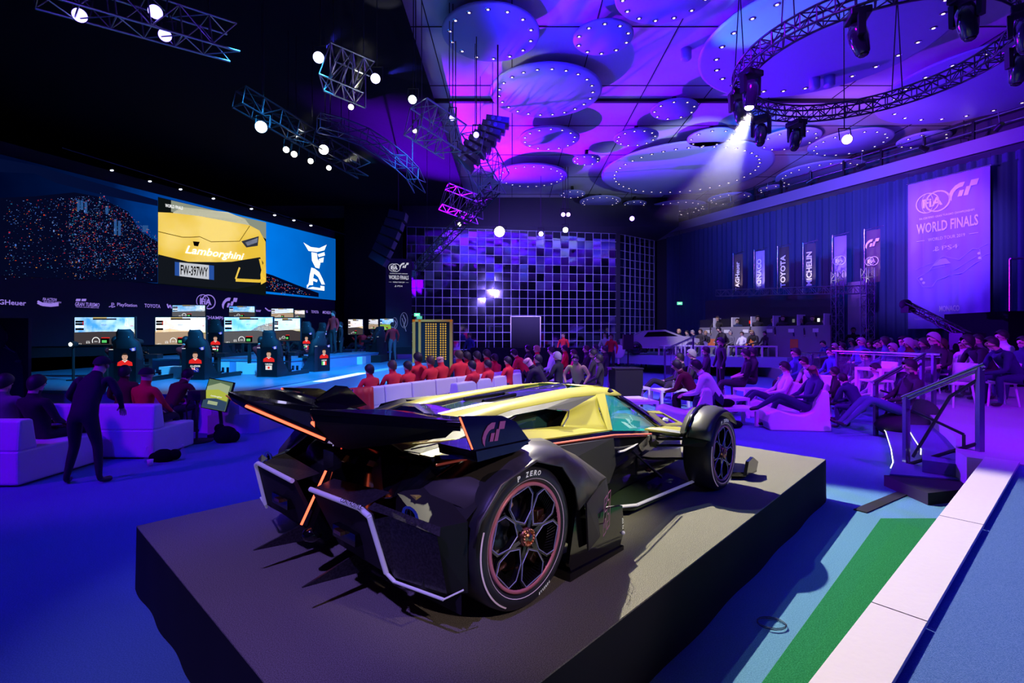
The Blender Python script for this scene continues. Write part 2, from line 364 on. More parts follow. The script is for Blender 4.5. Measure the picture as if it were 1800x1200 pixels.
for i, (cx, cy, w, nl) in enumerate(DISCS):
    d = (9.55 - CH) * F / (HZ - cy); r = w / 2 / F * d; x = (cx - 900) / F * d
    t = thing('ceiling_disc', 'round suspended ceiling disc ringed with small lamps, ' + SPOTWORD[i], 'ceiling disc', (x, d, 9.55), 0, 'round ceiling discs')
    m = MB().use(DISC).lathe([(0, 0), (r * .97, 0), (r, .03), (r, .07), (0, .08)], 48); m.build('disc', t)
    MB().use(MATTEB).tube((0, 0, .05), (0, 0, .45), .08).build('hanger', t)
    base = None
    for k in range(nl):
        a = 2 * PI * k / nl + .2; q = r * .84
        if base is None:
            s = .045 if r < 2 else .055
            base = MB().use(DRIM).lathe([(0, -.012), (s, -.012), (s * 1.6, 0)], 10).use(DLAMP).disc((0, 0, -.014), s * .7, 8).build('downlight', t); o = base
        else: o = base.copy(); COL.objects.link(o)
        o.location = (q * math.cos(a), q * math.sin(a), -.003)
# ceiling joint lines
m = MB().use(MATTEB)
for k in range(-3, 12): m.b2((k * 2.2 - .012, 4, 9.985), (k * 2.2 + .012, 34, 10.0))
for k in range(9): m.b2((-8, 7 + k * 3.1, 9.985), (26, 7.03 + k * 3.1, 10.0))
m.b2((-3, 17.2, 9.9), (24, 17.34, 10)); struct(m, 'trim_8')
# smoke detectors / small canister fittings
for (px, py, q) in ((1206, 105, 'left of the ring truss'), (1432, 156, 'inside the ring truss, left of the pair'), (1458, 152, 'inside the ring truss, right of the pair'), (1075, 297, 'at the left rim of the widest disc'), (1134, 332, 'low, over the back of the hall')):
    zc_ = 9.25 if py in (156, 152) else 9.7; d = (zc_ - 1.8) * F / (HZ - py); m = MB().use(DISC).lathe([(0, 0), (.12, 0), (.15, .03), (.15, .3), (0, .3)], 20)
    if d > 15: pass
    tag(m.build('canister_fitting', loc=((px - 900) / F * d, d, zc_)), 'short white canister fitting on the ceiling, ' + q, 'ceiling fitting', 'ceiling canisters')

# ================================================================== PLINTH of the show car
A_, B_, C_, D_ = (-2.684, 3.574), (1.32, 7.81), (3.466, 5.52), (-.40, 1.42)
t = thing('car_plinth', 'low grey carpeted plinth with black cloth sides under the show car', 'plinth')
MB().use(PLINTHC).prism([A_, D_, C_, B_], .44, .45).build('carpet_top', t)
m = MB().use(mat('plinth_skirt_cloth', (.012, .012, .018), .9, spec=.2)); P = [A_, D_, C_, B_]; rows = [[], [], []]
for k in range(4):
    a = Vector(P[k]); b = Vector(P[(k + 1) % 4]); c = Vector((.4, 4.6)); N = 60
    for i in range(N):
        q = a + (b - a) * i / N; o = (q - c).normalized(); w = (b - a).normalized(); nn = Vector((w.y, -w.x))
        rows[0].append((q.x, q.y, .442)); e = .004 + .003 * math.sin(i * .7)
        rows[1].append((q.x + nn.x * e, q.y + nn.y * e, .2)); e = .008 + .008 * math.sin(i * .55 + k)
        rows[2].append((q.x + nn.x * e, q.y + nn.y * e, .003))
for r_ in rows: r_.append(r_[0])
m.strip(rows).build('cloth_skirt', t)
# ================================================================== THE SHOW CAR
CARO = Vector((-.68699, 3.1904, .45)); CU = Vector((.680, .733)); CL = Vector((-.733, .680))
car = thing('show_car', 'low wedge-shaped concept sports car, satin olive-gold over matte black, on the grey plinth', 'car', CARO, math.atan2(.733, .680))
GOLD = mat('satin_olive_gold', (.50, .46, .085), .36, .18, coat=.05, bump=(900, .03))
GREY = mat('satin_graphite', (.13, .125, .12), .36, .55)
CARB = mat('carbon_weave', (.02, .02, .024), .3, .3, noise=(90, (.05, .045, .055)))
DARKM = mat('matte_anthracite', (.022, .022, .024), .45)
REDL = glow('red_led', (1, .13, .06), 2.6); REDT = mat('red_pinstripe', (.85, .2, .16), .4, emit=(1, .15, .1), es=.12)
PINK = mat('pink_anodised', (.85, .28, .34), .4, .2); LILAC = mat('white_trim', (.75, .74, .85), .4, emit=(.6, .55, 1), es=.12)
GTP = mat('plum_decal', (.42, .12, .32), .5, emit=(.5, .1, .35), es=.05)
CGLASS = mat('tinted_glass', (.02, .34, .32), .06, alpha=.55, coat=.5, emit=(.0, .22, .22), es=.35)  # teal emission stands in for light passing through and reflecting off the glass
WLET = mat('white_lettering', (.85, .85, .85), .5, emit=(1, 1, 1), es=.25)
def m2(pts): return [(p[0], -p[1], p[2]) for p in pts]
# upper shell ---------------------------------------------------------
U = [(-.34, -.17, .80), (-.1, -.19, .84), (.2, -.2, .86), (.6, -.2, .885), (1.1, -.2, .91), (1.4, -.22, .925), (1.7, -.24, .925), (1.95, -.27, .895)]
Lb = [(-.36, -.5, .76), (-.1, -.48, .80), (.15, -.47, .83), (.5, -.46, .875), (.85, -.46, .885), (1.2, -.45, .895), (1.52, -.44, .885), (1.95, -.42, .845)]
for s_, nm in ((1, 'roof_rib'), (-1, 'roof_rib')):
    rows = []
    for a, b in zip(U, Lb):
        mid = tuple((a[i] + b[i]) / 2 + (0, 0, .012)[i] for i in range(3)); rows.append([a, mid, b])
    if s_ < 0: rows = [m2(r)[::-1] for r in rows]
    MB().use(GOLD).strip(rows).build(nm, car, solid=.012)
# windscreen header + roof cap
MB().use(GOLD).strip([[(1.55, y * -.24, .925) if 0 else (1.62, -.24 + .48 * k / 6, .93 + .006 * math.sin(PI * k / 6)) for k in range(7)], [(1.8, -.26 + .52 * k / 6, .922) for k in range(7)], [(1.98, -.28 + .56 * k / 6, .893) for k in range(7)]]).build('roof_cap', car, solid=.01)
# side shoulder: dark facet under the rib, intake, gold scoop panel
for s_ in (1, -1):
    f = (lambda P: P) if s_ > 0 else (lambda P: m2(P)[::-1])
    m = MB().use(mat('satin_olive_shade', (.05, .05, .03), .45, .2))  # shadow under the rib painted in as a darker olive
    m.poly(f([(-.36, -.5, .76), (-.33, -.60, .75), (.1, -.62, .80), (.39, -.60, .872), (.15, -.47, .83), (-.1, -.48, .80)]))
    m.poly(f([(.15, -.47, .83), (.39, -.60, .872), (.71, -.58, .873), (.85, -.46, .885), (.5, -.46, .875)]))
    m.poly(f([(.85, -.46, .885), (.71, -.58, .873), (.92, -.61, .84), (1.52, -.44, .885), (1.2, -.45, .895)]))
    m.build('shoulder_facet', car)
    m = MB().use(GOLD)
    # scooped panel in front of the intake
    A, B, Cc, D = (.93, -.605, .84), (1.52, -.445, .885), (1.28, -.70, .665), (.84, -.60, .735)
    rows = []
    for i in range(9):
        tt = i / 8; a = Vector(A).lerp(Vector(B), tt); d = Vector(D).lerp(Vector(Cc), tt); r_ = []
        for j in range(7):
            v = j / 6; p = a.lerp(d, v); p.y += .05 * math.sin(PI * v) * (1 - tt * .6); r_.append(tuple(p))
        rows.append(r_)
    if s_ < 0: rows = [m2(r)[::-1] for r in rows]
    m.strip(rows); m.build('scoop_panel', car, solid=.008)
    # sill lip under intake and edge frame
    m = MB().use(GOLD)
    m.poly(f([(.22, -.76, .745), (1.28, -.70, .665), (1.26, -.69, .68), (.84, -.60, .74), (.36, -.66, .785), (.20, -.66, .80)]))
    m.poly(f([(1.28, -.70, .665), (1.345, -.70, .66), (1.62, -.46, .89), (1.52, -.44, .885)]))
    m.poly(f([(-.33, -.60, .75), (.1, -.62, .80), (.20, -.66, .80), (.22, -.76, .745), (-.30, -.66, .74)]))
    m.build('shoulder_edge', car, solid=.012)
    # intake: recessed glossy duct
    m = MB().use(GLOSS)
    fr = [(.25, -.665, .84), (.39, -.612, .868), (.71, -.585, .868), (.91, -.612, .838), (.83, -.61, .745), (.36, -.67, .785), (.22, -.67, .80)]
    inn = [(x * .9 + .06, y + .10, z * .96 + .03) for x, y, z in fr]
    n_ = len(fr); vs = fr + inn; fs = [(k, (k + 1) % n_, n_ + (k + 1) % n_, n_ + k) for k in range(n_)]
    if s_ < 0: vs = m2(vs); fs = [q[::-1] for q in fs]
    m.add(vs, fs); m.use(mat('smoked_duct_glass', (.01, .035, .04), .1, coat=1)).poly(f(inn))
    m.build('side_intake', car)
    m = MB().use(CHROME).path([(x, y * s_, z) for x, y, z in ((.80, -.60, .862), (.92, -.618, .842), (.90, -.625, .80), (.84, -.625, .745))], .005); m.build('intake_trim', car)
# engine cover trough between ribs
m = MB().use(CARB); rows = [[a, (a[0], a[1] * .8, a[2] - .06), (a[0], 0, a[2] - .075), (a[0], -a[1] * .8, a[2] - .06), (a[0], -a[1], a[2])] for a in U[:6]]
m.strip(rows); m.build('engine_cover', car)
m = MB().use(mat('engine_glass', (.10, .2, .22), .05, metal=.5, coat=1))
m.poly([(-.2, -.13, .80), (.62, -.14, .875), (.62, .14, .875), (-.2, .13, .80)]); m.build('engine_window', car)
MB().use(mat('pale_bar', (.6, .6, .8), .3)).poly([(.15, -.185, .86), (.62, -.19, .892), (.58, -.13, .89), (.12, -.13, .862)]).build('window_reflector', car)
m = MB().use(mat('scoop_dark_blue', (.02, .02, .06), .12, coat=1)); rows = []
for k in range(7):
    x = .95 + .8 * k / 6; w = .17 * math.sin(PI * min(1, .12 + k / 7.5)); h = .89 + .03 * (k / 6)
    rows.append([(x, -w, h), (x, -w * .6, h + .022), (x, 0, h + .028), (x, w * .6, h + .022), (x, w, h)])
m.strip(rows); m.build('roof_scoop', car)
MB().use(GLOSS).path([(.6, -.1, .89), (.98, -.06, .905)], .016).path([(.6, .1, .89), (.98, .06, .905)], .016).build('cover_hinge', car)
# cabin: glass, pillars
m = MB().use(CGLASS)
rows = [[(1.97, -.27 + .54 * k / 6, .892 + .0 * k) for k in range(7)], [(2.15, (-.38 + .76 * k / 6), .775 + .075 * math.sin(PI * k / 6)) for k in range(7)], [(2.38, (-.42 + .84 * k / 6), .66 + .12 * math.sin(PI * k / 6)) for k in range(7)], [(2.72, (-.31 + .62 * k / 6), .605 + .07 * math.sin(PI * k / 6)) for k in range(7)], [(3.08, (-.21 + .42 * k / 6), .56 + .02 * math.sin(PI * k / 6)) for k in range(7)]]
m.strip(rows); m.build('windscreen', car)
for s_ in (1, -1):
    f = (lambda P: P) if s_ > 0 else (lambda P: m2(P)[::-1])
    MB().use(CGLASS).poly(f([(1.60, -.46, .88), (1.345, -.69, .655), (1.95, -.66, .57), (2.40, -.54, .52), (2.0, -.44, .74), (1.82, -.40, .86)])).build('side_window', car)
    m = MB().use(GLOSS); A = [Vector(p) for p in ((1.78, -.39, .885), (2.0, -.43, .77), (2.2, -.50, .64), (2.35, -.56, .53))]; Bq = [Vector(p) for p in ((1.90, -.33, .90), (2.13, -.38, .785), (2.38, -.43, .655), (2.58, -.505, .505))]
    rows = [[tuple(a), tuple((a + b) / 2 + Vector((0, 0, .012))), tuple(b)] for a, b in zip(A, Bq)]
    if s_ < 0: rows = [m2(r)[::-1] for r in rows]
    m.strip(rows); m.build('windscreen_pillar', car, solid=.012)
# cockpit interior: teal cell, dashboard, yoke
TEAL = mat('teal_cockpit', (.02, .34, .32), .4, emit=(.0, .55, .5), es=.4)  # cell glows teal by emission to colour the glass; no lamp inside
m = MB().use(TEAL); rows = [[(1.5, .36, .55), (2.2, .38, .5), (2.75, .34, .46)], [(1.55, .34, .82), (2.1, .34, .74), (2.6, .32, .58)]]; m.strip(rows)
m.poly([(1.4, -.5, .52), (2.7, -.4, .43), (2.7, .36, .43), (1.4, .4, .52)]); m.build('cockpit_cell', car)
m = MB().use(GLOSS).path([(2.02 + .10 * math.cos(t * PI / 8), -.28 + .05 * math.cos(t * PI / 8), .66 + .11 * math.sin(t * PI / 8)) for t in range(16)], .014, close=True); m.build('steering_yoke', car)
m = MB().use(GLOSS).box((2.35, 0, .5), (.3, .6, .08)); m.use(WLET)
for k in range(7): m.path([(2.1 + .06 * k, -.42 + .02 * k, .54 - .01 * k), (2.16 + .06 * k, -.30 + .02 * k, .575 - .012 * (k % 3))], .004)
m.build('dashboard', car)
m = MB().use(mat('seat_shell', (.02, .02, .025), .5)).box((1.62, -.2, .6), (.12, .32, .32), 0, .8).box((1.62, .2, .6), (.12, .32, .32), 0, .8); m.build('seats', car)
# nose: bonnet with headlights
NB = [(2.40, -.50, .60), (2.62, -.52, .52), (3.12, -.50, .42), (3.7, -.2, .22)]
m = MB().use(GLOSS).strip([[(2.7, -.45, .50), (2.75, 0, .56), (2.7, .45, .50)], [(3.1, -.42, .42), (3.15, 0, .47), (3.1, .42, .42)], [(3.75, -.12, .2), (3.8, 0, .2), (3.75, .12, .2)]]); m.build('bonnet', car)
for s_ in (1, -1):
    f = (lambda P: P) if s_ > 0 else (lambda P: m2(P)[::-1])
    a, b, c, d = (2.37, -.40, .655), (3.05, -.22, .565), (3.16, -.46, .435), (2.57, -.505, .495)
    a2, b2, c2, d2 = (2.58, -.40, .615), (3.0, -.29, .55), (3.05, -.43, .47), (2.70, -.47, .505)
    m = MB().use(GOLD)
    for P in ([a, b, b2, a2], [b, c, c2, b2], [c, d, d2, c2], [d, a, a2, d2]): m.poly(f(P))
    o = m.build('headlight_surround', car, solid=.014)
    MB().use(GLOSS).poly(f([(p[0], p[1], p[2] - .03) for p in (a2, b2, c2, d2)])).use(WLET).sph((2.85, -.385 * s_, .52), .022).sph((2.92, -.37 * s_, .51), .02).sph((2.79, -.40 * s_, .52), .016).build('headlight', car)
# red beltline, black belt, side tub --------------------------------------
for s_ in (1, -1):
    f = (lambda P: P) if s_ > 0 else (lambda P: m2(P)[::-1])
    m = MB().use(GLOSS)
    belt_u = [(-.31, -.66, .745), (.22, -.765, .745), (1.30, -.71, .66), (1.95, -.67, .57), (2.4, -.58, .50)]
    belt_l = [(-.31, -.70, .70), (.22, -.79, .70), (1.30, -.74, .615), (1.95, -.69, .525), (2.4, -.58, .46)]
    rows = [belt_u, belt_l]
    if s_ < 0: rows = [m2(r) for r in rows]
    m.strip(rows, False); m.build('belt_panel', car)
    pts = [(x, (y - .012) * s_, z) for x, y, z in ((-.31, -.70, .715), (.25, -.785, .722), (1.30, -.735, .638), (1.95, -.69, .548))]
    MB().use(REDT).path(pts, .006).build('red_pinstripe', car)
    # dark side panel behind the door, concave tub
    MB().use(DARKM).poly(f([(.30, -.80, .70), (1.30, -.735, .615), (1.44, -.67, .38), (1.40, -.64, .25), (.60, -.74, .25), (.45, -.80, .55)])).build('side_panel', car, solid=.01)
    m = MB().use(GLOSS)
    m.poly(f([(1.30, -.72, .62), (1.95, -.68, .53), (2.4, -.56, .46), (2.35, -.44, .30), (1.9, -.42, .22), (1.43, -.66, .36)]))
    m.poly(f([(1.43, -.66, .36), (1.9, -.42, .22), (2.35, -.44, .30), (2.5, -.40, .12), (1.3, -.62, .10), (1.30, -.64, .25)]))
    m.build('door_tub', car)
    MB().use(LILAC).path([(1.38, -.735 * s_, .50), (1.5, -.71 * s_, .485), (1.7, -.68 * s_, .485), (1.85, -.66 * s_, .50)], .008).build('door_strake', car)
    # front deck
    MB().use(GOLD).poly(f([(1.95, -.64, .575), (2.36, -.52, .53), (3.05, -.52, .43), (3.0, -.70, .42), (2.62, -.92, .452), (2.58, -.93, .452)])).build('front_deck', car, solid=.015)
    m = MB().use(WLET)
    for k in range(3): m.path([(2.02 + .07 * k, -.64 * s_, .575 - .008 * k), (2.50 + .03 * k, (-.90 + .035 * k) * s_, .470 + .004 * k)], .007)
    m.build('deck_stripes', car)
    MB().use(GLOSS).poly(f([(1.9, -.66, .55), (2.58, -.94, .43), (2.9, -.95, .38), (2.9, -.6, .34), (2.3, -.5, .45)])).build('deck_underside', car)
    # floor blade with white edge
    MB().use(mat('dark_green_floor', (.03, .05, .03), .18, coat=.6)).prism([(.85, -.2 * s_), (.85, -.66 * s_), (1.36, -.66 * s_), (1.52, -.79 * s_), (2.42, -.84 * s_), (2.6, -.5 * s_), (2.6, -.2 * s_)][::s_], .045, .07).build('floor_blade', car)
    m = MB().use(LILAC)
    m.tube((1.30, -.66 * s_, .085), (1.53, -.80 * s_, .085), .012).tube((1.53, -.80 * s_, .085), (2.46, -.86 * s_, .085), .012); m.build('floor_edge_strip', car)
    m = MB().use(GLOSS)
    for z in (.42, .36, .24): m.tube((2.35, -.40 * s_, z - .02), (2.62, -.80 * s_, z), .012)
    m.tube((2.0, -.42 * s_, .42), (2.3, -.62 * s_, .10), .012); m.use(GOLD).poly(f([(2.1, -.5, .48), (2.32, -.46, .47), (2.5, -.5, .36), (2.4, -.52, .33), (2.3, -.5, .37), (2.05, -.52, .37)]))
    m.build('suspension_arms', car)
    MB().use(mat('gold_vane', (.3, .3, .06), .3, .5)).box((2.6, -.55 * s_, .44), (.2, .3, .01)).build('suspension_vane', car)
    for q in ((2.0, -.44 * s_, .16), (2.3, -.5 * s_, .15)): MB().use(COPPER).sph(q, .024).build('suspension_joint', car)

# ------------------------------------------------------------------ fenders
def fender(rows, m0, nm, s_):
    m = MB().use(m0)
    if s_ < 0: rows = [m2(r)[::-1] for r in rows]
    m.strip(rows); return m.build(nm, car, solid=.012)
for s_ in (1, -1):
    f = (lambda P: P) if s_ > 0 else (lambda P: m2(P)[::-1])
    # rear fender: arch over the wheel from rear lower corner to the nose of the haunch
    inner = [(-.40, -.66, .60), (-.22, -.66, .68), (-.02, -.70, .745), (.2, -.74, .765), (.42, -.78, .745), (.65, -.86, .62), (.86, -.95, .455)]
    outer = [(-.30, -1.0, .52), (-.20, -1.03, .60), (-.06, -1.045, .70), (.12, -1.05, .745), (.30, -1.05, .72), (.46, -1.05, .61), (.60, -1.05, .47)]
    lip = [(-.375, -1.055, .42), (-.345, -1.065, .53), (-.215, -1.07, .67), (.03, -1.075, .735), (.24, -1.075, .665), (.355, -1.075, .53), (.385, -1.075, .40)]
    rows = []
    for a, b, c in zip(inner, outer, lip):
        a, b, c = Vector(a), Vector(b), Vector(c); q = a.lerp(b, .35) + Vector((0, 0, .012)); r_ = a.lerp(b, .75) + Vector((0, 0, .016))
        rows.append([tuple(a), tuple(q), tuple(r_), tuple(b), tuple(c)])
    fender(rows, GREY, 'rear_fender', s_)
    # number plate facet ahead of rear wheel
    MB().use(DARKM).poly(f([(.60, -1.05, .47), (.86, -.95, .455), (.86, -.97, .36), (.66, -1.03, .16), (.50, -1.06, .14), (.46, -1.075, .42)])).build('haunch_facet', car, solid=.01)
    p = Pic(((.67, -1.066 * s_, .315)), (.93 * s_, .36 * 1, .0) if s_ > 0 else (-.93, .36, 0), (.0, 0, 1)); p.lift = .012 if s_ > 0 else .012
    for (cx, ch) in ((-.055, '6'), (.055, '3')):
        L = [(-.04, .1), (.04, .1), (.04, .06), (-.01, .06), (-.01, .02), (.04, .02), (.04, -.1), (-.04, -.1)] if ch == '6' else [(-.04, .1), (.04, .1), (.04, -.1), (-.04, -.1), (-.04, -.06), (.0, -.06), (0, -.02), (-.03, -.02), (-.03, .02), (0, .02), (0, .06), (-.04, .06)]
        p.line(GTP, [(a * 1.0 + cx + b * .2, b) for a, b in L], .007, True)
        if ch == '6': p.line(GTP, [(a + cx + b * .2, b) for a, b in ((-.01, -.02), (.012, -.02), (.012, -.065), (-.01, -.065))], .006, True)
    p.build('race_number', car)
    # skirt fin and wheel-arch blade
    MB().use(GLOSS).prism([(.44, .42), (.60, .30), (.80, .30), (.93, .28), (.95, .12), (.90, .03), (.40, .0), (.36, .10)], -1.03 * s_, -1.005 * s_, 'Y').build('side_fin', car)
    MB().use(GLOSS).prism([(.36, 0.004), (.93, .004), (.93, .03), (.36, .05)], -1.04 * s_, -.85 * s_, 'Y').use(LILAC).sph((.93, -1.035 * s_, .11), .012).build('fin_foot', car)
    p = Pic((.93, -1.032 * s_, .17), (0, 0, 1) if s_ > 0 else (0, 0, 1), (-1, 0, 0) if s_ > 0 else (1, 0, 0)); p.text(WLET, 'IQ ESP', 0, 0, .07, .018); p.build('fin_script', car)
    # rear inner wheel arch
    MB().use(MATTEB).strip([[(-.40, -.60 * s_, .1), (-.42, -.60 * s_, .55), (-.1, -.62 * s_, .70), (.3, -.62 * s_, .70), (.62, -.62 * s_, .5), (.62, -.62 * s_, .1)], [(-.38, -.98 * s_, .1), (-.38, -.98 * s_, .50), (-.12, -1.0 * s_, .69), (.28, -1.0 * s_, .69), (.55, -1.0 * s_, .45), (.55, -1.0 * s_, .1)]], False).build('rear_wheel_housing', car)
    # front fender
    cx, cz = 2.63, .33; rows = []
    for k in range(9):
        t = R(155 - 118 * k / 8); rr = .40
        def Q(y, r2, dz=0): return (cx + r2 * math.cos(t), y, cz + r2 * math.sin(t) + dz)
        rows.append([Q(-.78, .35), Q(-.79, .375), Q(-.85, .39), Q(-.93, .40), Q(-1.0, .39), Q(-1.055, .36)])
    fender([[p for p in r] for r in rows], GREY, 'front_fender', s_)
    rows = []
    for k in range(9):
        t = R(156 - 116 * k / 8); rows.append([(cx + r2 * math.cos(t), y, cz + r2 * math.sin(t)) for y, r2 in ((-.835, .385), (-.845, .405), (-.865, .41), (-.875, .39))])
    fender(rows, GLOSS, 'fender_strake', s_)
    MB().use(DARKM).poly(f([(2.28, -1.04, .48), (2.29, -.82, .49), (2.26, -.82, .42), (2.31, -1.0, .42)])).build('fender_heel', car)
    # front corner blade
    MB().use(GLOSS).prism([(3.0, -.95), (3.1, -1.08), (3.35, -1.10), (3.42, -.95), (3.3, -.6)] if s_ > 0 else [(3.0, .95), (3.3, .6), (3.42, .95), (3.35, 1.10), (3.1, 1.08)], .03, .07).build('front_splitter_blade', car)
    MB().use(GLOSS).prism([(3.05, .05), (3.35, .05), (3.40, .12), (3.25, .19), (3.12, .17)], -1.10 * s_, -1.07 * s_, 'Y').build('splitter_winglet', car)

# ------------------------------------------------------------------ tail
m = MB().use(GLOSS)      # lower body mass
m.add([(-.35, -.55, .72), (-.35, .55, .72), (-.45, .6, .35), (-.45, -.6, .35), (.4, -.7, .70), (.4, .7, .70), (.5, .62, .1), (.5, -.62, .1)], [(0, 1, 2, 3), (4, 0, 3, 7), (1, 5, 6, 2), (3, 2, 6, 7), (0, 4, 5, 1)])
m.add([(.5, -.6, .1), (.5, .6, .1), (3.1, .45, .1), (3.1, -.45, .1), (.5, -.6, .42), (.5, .6, .42), (3.1, .42, .38), (3.1, -.42, .38)], [(0, 3, 2, 1), (0, 1, 5, 4), (3, 7, 6, 2), (0, 4, 7, 3), (1, 2, 6, 5), (4, 5, 6, 7)])
m.build('lower_body', car)
# rear cavity side blades and pods
for s_ in (1, -1):
    f = (lambda P: P) if s_ > 0 else (lambda P: m2(P)[::-1])
    m = MB().use(GLOSS).poly(f([(-.31, -.55, .735), (-.28, -.68, .73), (-.1, -.74, .74), (-.40, -.68, .60), (-.50, -.62, .58)])).poly(f([(-.31, -.55, .735), (-.50, -.62, .58), (-.5, -.55, .56), (-.36, -.3, .70)]))
    m.use(DARKM).poly(f([(-.5, -.55, .56), (-.42, -.35, .50), (-.36, -.2, .62), (-.36, -.3, .70)])).build('tail_blade', car, solid=.01)
    MB().use(GREY).poly(f([(-.32, -.18, .80), (-.36, -.5, .765), (-.31, -.60, .755), (-.34, -.3, .78)])).use(GOLD).path([(-.30, -.50 * s_, .785), (-.06, -.60 * s_, .79)], .006).build('tail_facet', car)
    # corner lamp pod, black
    m = MB().use(mat('pod_plastic', (.008, .008, .009), .5)); m.add([(-.48, -.62 * s_, .60), (-.30, -.62 * s_, .66), (-.36, -1.0 * s_, .52), (-.52, -.9 * s_, .50), (-.50, -.62 * s_, .22), (-.34, -.62 * s_, .2), (-.36, -1.0 * s_, .2), (-.52, -.88 * s_, .22)], [(0, 1, 2, 3), (0, 3, 7, 4), (3, 2, 6, 7), (4, 7, 6, 5)])
    m.build('rear_quarter', car)
    m = MB().use(glow('blue_lamp_glow', (.02, .03, .5), .35)).lathe([(.03, 0), (.04, .004), (.03, .01)], 12, Matrix.Translation((-.525, -.80 * s_, .545)) @ Matrix.Rotation(R(-90), 4, 'Y') @ Matrix.Diagonal((1, 1.6, 1, 1))).use(GLOSS).sph((-.52, -.80 * s_, .545), .03, (.3, 1.6, 1)); m.build('tail_lamp', car)
    MB().use(GOLD).box((-.43, -.68 * s_, .585), (.03, .1, .015)).build('lamp_bracket', car)
# diffuser plates with white outlines
for s_ in (1, -1):
    f = (lambda P: P) if s_ > 0 else (lambda P: m2(P)[::-1])
    P = [(-.65, -.11, .545), (-.65, -.60, .56), (-.64, -.66, .54), (-.57, -.69, .27), (-.55, -.66, .25), (-.50, -.12, .22)]
    MB().use(MATTEB).poly(f(P)).build('diffuser_plate', car, solid=.02)
    m = MB().use(LILAC); w = [(-.665, -.11, .55), (-.665, -.60, .565), (-.655, -.665, .54), (-.585, -.695, .27), (-.565, -.73, .235), (-.50, -1.0, .225), (-.42, -1.04, .25)]
    for a, b, r_ in zip(w, w[1:], (.013, .013, .012, .009, .007, .004)): m.tube((a[0], a[1] * s_, a[2]), (b[0], b[1] * s_, b[2]), r_, n=8)
    m.build('white_outline', car)
    m = MB().use(CARB).poly(f([(-.65, -.66, .52), (-.60, -.74, .545), (-.52, -.98, .50), (-.48, -1.0, .24), (-.56, -.72, .25)])).poly(f([(-.64, -.62, .56), (-.60, -.62, .58), (-.50, -.98, .53), (-.52, -1.0, .50), (-.60, -.74, .545)])); m.build('mesh_corner', car)
    m = MB().use(CARB).poly(f([(-.64, -.10, .55), (-.64, -.60, .565), (-.50, -.60, .60), (-.52, -.08, .57)])).build('diffuser_shelf', car)
    m = MB().use(GLOSS).box((-.60, -.38 * s_, .37), (.05, .22, .06), 0).use(COPPER).box((-.635, -.36 * s_, .385), (.03, .07, .018)); m.build('exhaust_port', car)
    for q in (.3,): MB().use(CARB).prism([(-.80, .15), (-.45, .24), (-.35, .10), (-.5, .12)], -(q) * s_, -(q + .012) * s_, 'Y').build('diffuser_fin', car)
m = MB().use(GLOSS).prism([(-.62, .30), (-.50, .60), (-.40, .62), (-.40, .25), (-.55, .22)], -.035, .035, 'Y').sph((-.6, 0, .27), .05, (1.2, .9, .9)); m.build('centre_spine', car)
MB().use(REDL).tube((-.525, 0, .60), (-.665, 0, .335), .007).build('red_brake_bar', car)
MB().use(glow('red_dim', (.8, .05, .03), 1)).tube((-.44, -.02, .735), (-.47, -.07, .725), .004).build('red_marker', car)
# transmission and inner detail seen in the cavity
m = MB().use(mat('gunmetal', (.06, .07, .09), .3, .8)).lathe([(0, 0), (.12, 0), (.15, .05), (.15, .25), (.1, .3), (0, .3)], 20, Matrix.Translation((-.45, .3, .58)) @ Matrix.Rotation(R(90), 4, 'Y'))
m.box((-.4, .12, .58), (.1, .12, .2)); m.build('gearbox', car)
MB().use(GOLD).prism([(-.40, .62), (-.36, .66), (-.36, .62)], .02, .16, 'Y').build('gold_bracket', car); MB().use(GOLD).prism([(-.42, .655), (-.40, .68), (-.38, .655)], -.31, -.25, 'Y').build('gold_bracket', car)
